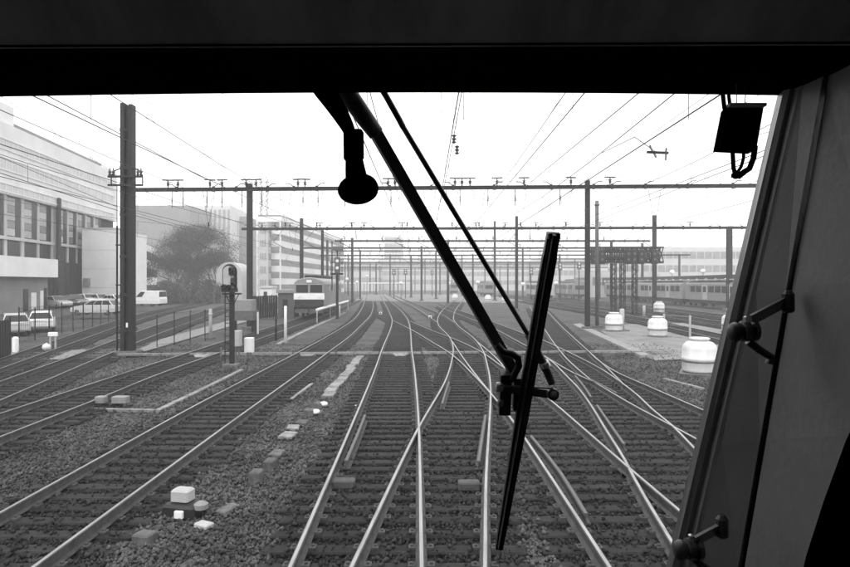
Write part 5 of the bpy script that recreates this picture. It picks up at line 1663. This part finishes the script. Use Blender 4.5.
# pivot clamps on the pillar
def clamp(label, kx, ky, d, link, post_px, lower):
    c = P(kx, ky, d)
    t = thing('pivot_clamp', c, label, 'clamp', 'clamps on the cab pillar')
    u = 1.0 / F * d
    def q(px, py, dd=0.0): return P(px, py, d + dd)
    m = MB()
    m.lathe(q(kx - 5, ky + 1), [(0.004, -7*u), (8*u, -6*u), (10*u, -1*u), (9*u, 4*u), (6*u, 6*u)], 14, 'X')
    m.build('ball', 'wiper', t, True)
    MB().lathe(q(kx + 6, ky), [(7*u, -6*u), (10.5*u, -5*u), (10.5*u, 1*u), (7*u, 3*u), (10*u, 5*u), (10*u, 9*u), (4*u, 11*u)], 12, 'X').build('clamp_body', 'wiper', t)
    MB().lathe(q(kx + 5, ky - 11*1, -0.005), [(3*u, -3*u), (3*u, 3*u), (1*u, 4*u)], 6).build('set_screw', 'bolt', t)
    a, b = q(*link[0], -0.002), q(*link[1], 0.012)
    MB().beam(a, b, 3*u, 11*u, (0.3, -0.2, 1)).build('link_plate', 'cab_trim', t)
    MB().tube([q(*p, 0.004) for p in lower], [4*u] * len(lower), 8).build('lower_arm', 'wiper', t)
    MB().lathe(q(*post_px, 0.01), [(4*u, -11*u), (6*u, -9*u), (6*u, 8*u), (3*u, 12*u)], 10).build('hinge_post', 'wiper', t)
clamp('black pivot clamp with link plate on the pillar, upper one', 741, 331, 1.03, ((751, 320), (785, 302)), (788, 302), [(748, 341), (760, 350), (771, 357), (769, 364)])
clamp('black pivot clamp with link plate on the pillar, lower one', 686, 549, 1.22, ((695, 541), (719, 528)), (722, 527), [(692, 556), (702, 566), (716, 575)])

# wiper
def wiper():
    r = W(515, 380, 0.06)
    t = thing('windscreen_wiper', r, 'black windscreen wiper with two parallel arms across the view', 'wiper')
    u = 1.17 / F
    A = lambda px, py, o=0.055: W(px, py, o)
    m = MB()
    m.tube([A(328, 62), A(350, 97), A(364, 117), A(376.5, 134)], [9*u, 9*u, 8.5*u, 7.5*u], 12)
    m.build('arm_sleeve', 'wiper', t, True)
    MB().beam(A(374, 130), A(514, 372), 11*u, 9*u, (0, -1, 0.3)).build('arm', 'wiper', t)
    MB().tube([A(372, 74, 0.07), A(386, 96, 0.07), A(400, 121, 0.07), A(403, 127, 0.07)], [3.0*u]*4, 8).build('control_rod_sleeve', 'wiper', t, True)
    MB().tube([A(400, 122, 0.07), A(530, 338, 0.07)], 2.7*u, 8).build('control_rod', 'wiper', t, True)
    MB().tube([A(528, 334, 0.07), A(540, 357, 0.065), A(547, 371, 0.06), A(552, 384, 0.05)], [4.5*u, 5*u, 5*u, 4*u], 10).build('control_rod_end', 'wiper', t, True)
    MB().tube([A(544, 362, 0.058), A(546, 366, 0.058)], 5.6*u, 10).build('hose_clip', 'bolt', t)
    # bracket
    MB().beam(A(505, 388, 0.045), A(553, 394, 0.045), 11*u, 9*u, (0, 0, 1)).build('cross_bracket', 'wiper', t)
    MB().beam(A(500, 385.5, 0.03), A(553, 388.5, 0.03), 3*u, 2*u, (0, 0, 1)).build('bracket_edge', 'steel', t)
    MB().beam(A(506, 372, 0.05), A(504, 412, 0.05), 13*u, 14*u, (0, -1, 0)).build('pivot_block', 'wiper', t)
    MB().beam(A(517, 376, 0.05), A(516, 408, 0.05), 8*u, 12*u, (0, -1, 0)).build('pivot_block', 'wiper', t)
    MB().lathe(A(499, 387, 0.035), [(2*u, -4*u), (5.5*u, -3*u), (5.5*u, 3*u), (3*u, 5*u)], 12, 'X').build('nut', 'bolt', t)
    MB().lathe(A(500, 403, 0.035), [(2*u, -3*u), (4.5*u, -2*u), (4.5*u, 3*u), (3*u, 4*u)], 10, 'X').build('nut', 'steel', t)
    MB().lathe(A(552.5, 394, 0.03), [(6.5*u, 5*u), (7*u, 0), (6.5*u, -5*u), (4*u, -6*u), (3.6*u, -9*u), (0.5*u, -9*u)], 14, 'Y').build('pivot_pin', 'wiper', t)
    MB().lathe(A(552.5, 394, 0.028), [(2.6*u, 0), (2.6*u, -10.5*u), (0.4*u, -11*u)], 6, 'Y').build('pin_nut', 'steel', t)
    # washer hose loop
    MB().tube([A(497, 345, 0.04), A(503, 352, 0.035), A(512, 354, 0.03), A(518, 358, 0.03), A(519, 366, 0.03), A(515, 373, 0.032), A(512, 380, 0.04)], 4.0*u, 8).build('washer_hose', 'rubber', t, True)
    # blade
    B0, B1 = W(553.5, 233, 0.03), W(499, 548, 0.03)
    bl = MB()
    d = (B1 - B0).normalized()
    side = Vector((1, 0, 0)); side = (side - d * side.dot(d)).normalized()
    nrm = d.cross(side).normalized()
    def ring(p, w, h): return [p - side*w - nrm*h, p + side*w - nrm*h, p + side*w + nrm*h, p - side*w + nrm*h]
    L = [(0, 6.3), (0.05, 6.6), (0.06, 7.2), (0.11, 7.2), (0.12, 7.0), (0.48, 7.2), (0.52, 7.2), (0.7, 6.2), (0.9, 5.3), (0.945, 5.2), (0.95, 4.8), (1.0, 4.6)]
    bl.loft([ring(B0.lerp(B1, s), w * u, 0.007) for s, w in L])
    b = bl.build('blade', 'wiper', t)
    MB().beam(B0.lerp(B1, 0.02) - nrm * 0.0 + side * 3.2*u - Vector((0, 0.011, 0)), B0.lerp(B1, 0.985) + side * 1.6*u - Vector((0, 0.011, 0)), 2.2*u, 0.006, (0, -1, 0)).build('blade_rib', 'wiper', b)
    MB().beam(B0.lerp(B1, 0.02) - side * 3.2*u - Vector((0, 0.011, 0)), B0.lerp(B1, 0.985) - side * 1.8*u - Vector((0, 0.011, 0)), 2.2*u, 0.006, (0, -1, 0)).build('blade_rib', 'wiper', b)
    MB().beam(W(554, 234, 0.012), W(499.3, 547, 0.012), 3*u, 0.02, (0, -1, 0)).build('rubber_lip', 'rubber', b)
    MB().bevbox(W(554, 236, 0.018), 12*u, 0.012, 6*u, 0.002).build('end_cap', 'steel_dark', b)
wiper()

# gooseneck fitting
def gooseneck():
    d = 0.80; u = d / F
    Q = lambda px, py, dd=0.0: P(px, py, d + dd)
    t = thing('gooseneck_lamp', Q(312, 74), 'black bell-ended fitting on a bent neck hanging from the header', 'cab lamp')
    MB().tube([Q(313, 74), Q(324, 90), Q(333, 102), Q(341, 115), Q(347, 126), Q(350.5, 134)], [11*u, 10.5*u, 10*u, 8.5*u, 7*u, 6*u], 14).build('neck', 'cab_black', t, True)
    MB().tube([Q(353.2, 131.5), Q(353.5, 133), Q(353.8, 158), Q(353.9, 160)], [9*u, 10.3*u, 10.3*u, 9.2*u], 16).build('sleeve', 'cab_black', t, True)
    MB().tube([Q(354, 158), Q(355, 168), Q(357.5, 186, -0.005)], [8.6*u, 9.8*u, 12*u], 16).build('cone', 'cab_black', t, True)
    # oval bell mouth, facing down and toward the camera
    m = MB(); rings = []
    c = Q(358, 190, -0.01)
    for k, (sc, dy) in enumerate([(0.55, 0.03), (0.9, 0.02), (1.0, 0.008), (1.0, -0.002), (0.93, -0.008), (0.5, -0.012), (0.1, -0.013)]):
        rings.append([c + Vector((20*u*sc*math.cos(a), dy, 13.2*u*sc*math.sin(a) + dy * 0.5)) for a in [2*math.pi*i/28 for i in range(28)]])
    m.loft(rings); m.build('bell', 'cab_black', t, True)
gooseneck()

# hanging box with cords
def hanging_box():
    d = 0.84; u = d / F
    Q = lambda px, py, dd=0.0: P(px, py, d + dd)
    t = thing('hanging_box', Q(742, 96), 'flat black box with looped cords hanging at the upper right', 'box')
    a, b, c, e = Q(728.7, 105.5), Q(764, 105.5), Q(756.5, 149.5), Q(720.4, 147.5)
    off = Vector((0.004, 0.03, 0))
    MB().hexa([e, c, c + off, e + off], [a, b, b + off, a + off]).build('case', 'cab_black', t)
    MB().beam(Q(728, 105.5, -0.003), Q(764.5, 105.5, -0.003), 0.012, 3*u).build('top_rim', 'cab_head', t)
    MB().tube([Q(722, 86, -0.01), Q(724, 105, -0.012), Q(728, 128, -0.012), Q(732.5, 150, -0.01), Q(733.5, 168, -0.008), Q(736, 177, -0.006)], 2.2*u, 8).build('cord', 'cab_black', t, True)
    MB().tube([Q(728, 86, 0.0), Q(729, 98, 0.0), Q(730, 106, 0.0)], 1.8*u, 8).build('cord', 'cab_black', t, True)
    MB().tube([Q(743.5, 146, -0.006), Q(743.6, 158, -0.006), Q(741, 167, -0.006), Q(737, 173, -0.006)], 1.7*u, 8).build('cord', 'cab_black', t, True)
    MB().tube([Q(755, 146, -0.006), Q(753.5, 158, -0.006), Q(749.5, 168.5, -0.006), Q(744, 172, -0.006), Q(738, 177, -0.006)], 2.9*u, 8).build('cord', 'cab_black', t, True)
    m = MB()
    m.tube([Q(736.5, 84, 0.01), Q(736.5, 106, 0.01)], 0.5*u, 5); m.tube([Q(746, 84, 0.01), Q(745, 106, 0.01)], 0.5*u, 5)
    m.build('hook_wire', 'steel_dark', t)
    MB().lathe(Q(736, 175, -0.006), [(1*u, -4*u), (4.5*u, -2*u), (4.5*u, 1*u), (2*u, 4*u)], 10).build('cord_knot', 'cab_black', t, True)
hanging_box()

# ------------------------------------------------------------------ haze
hz = bpy.data.materials.new('haze_air')
hz.use_nodes = True
hz.node_tree.nodes.clear()
_o = hz.node_tree.nodes.new('ShaderNodeOutputMaterial')
_v = hz.node_tree.nodes.new('ShaderNodeVolumePrincipled')
_v.inputs['Color'].default_value = (1.0, 1.0, 1.0, 1)
_v.inputs['Density'].default_value = 0.0014
_v.inputs['Anisotropy'].default_value = 0.2
hz.node_tree.links.new(_v.outputs[0], _o.inputs['Volume'])
M['haze'] = hz
h = MB().box(-640, 640, -90, 940, -1.4, 62).build('haze', 'haze')
h['kind'] = 'stuff'
for o in bpy.data.objects:
    if '_w' in o: del o['_w']
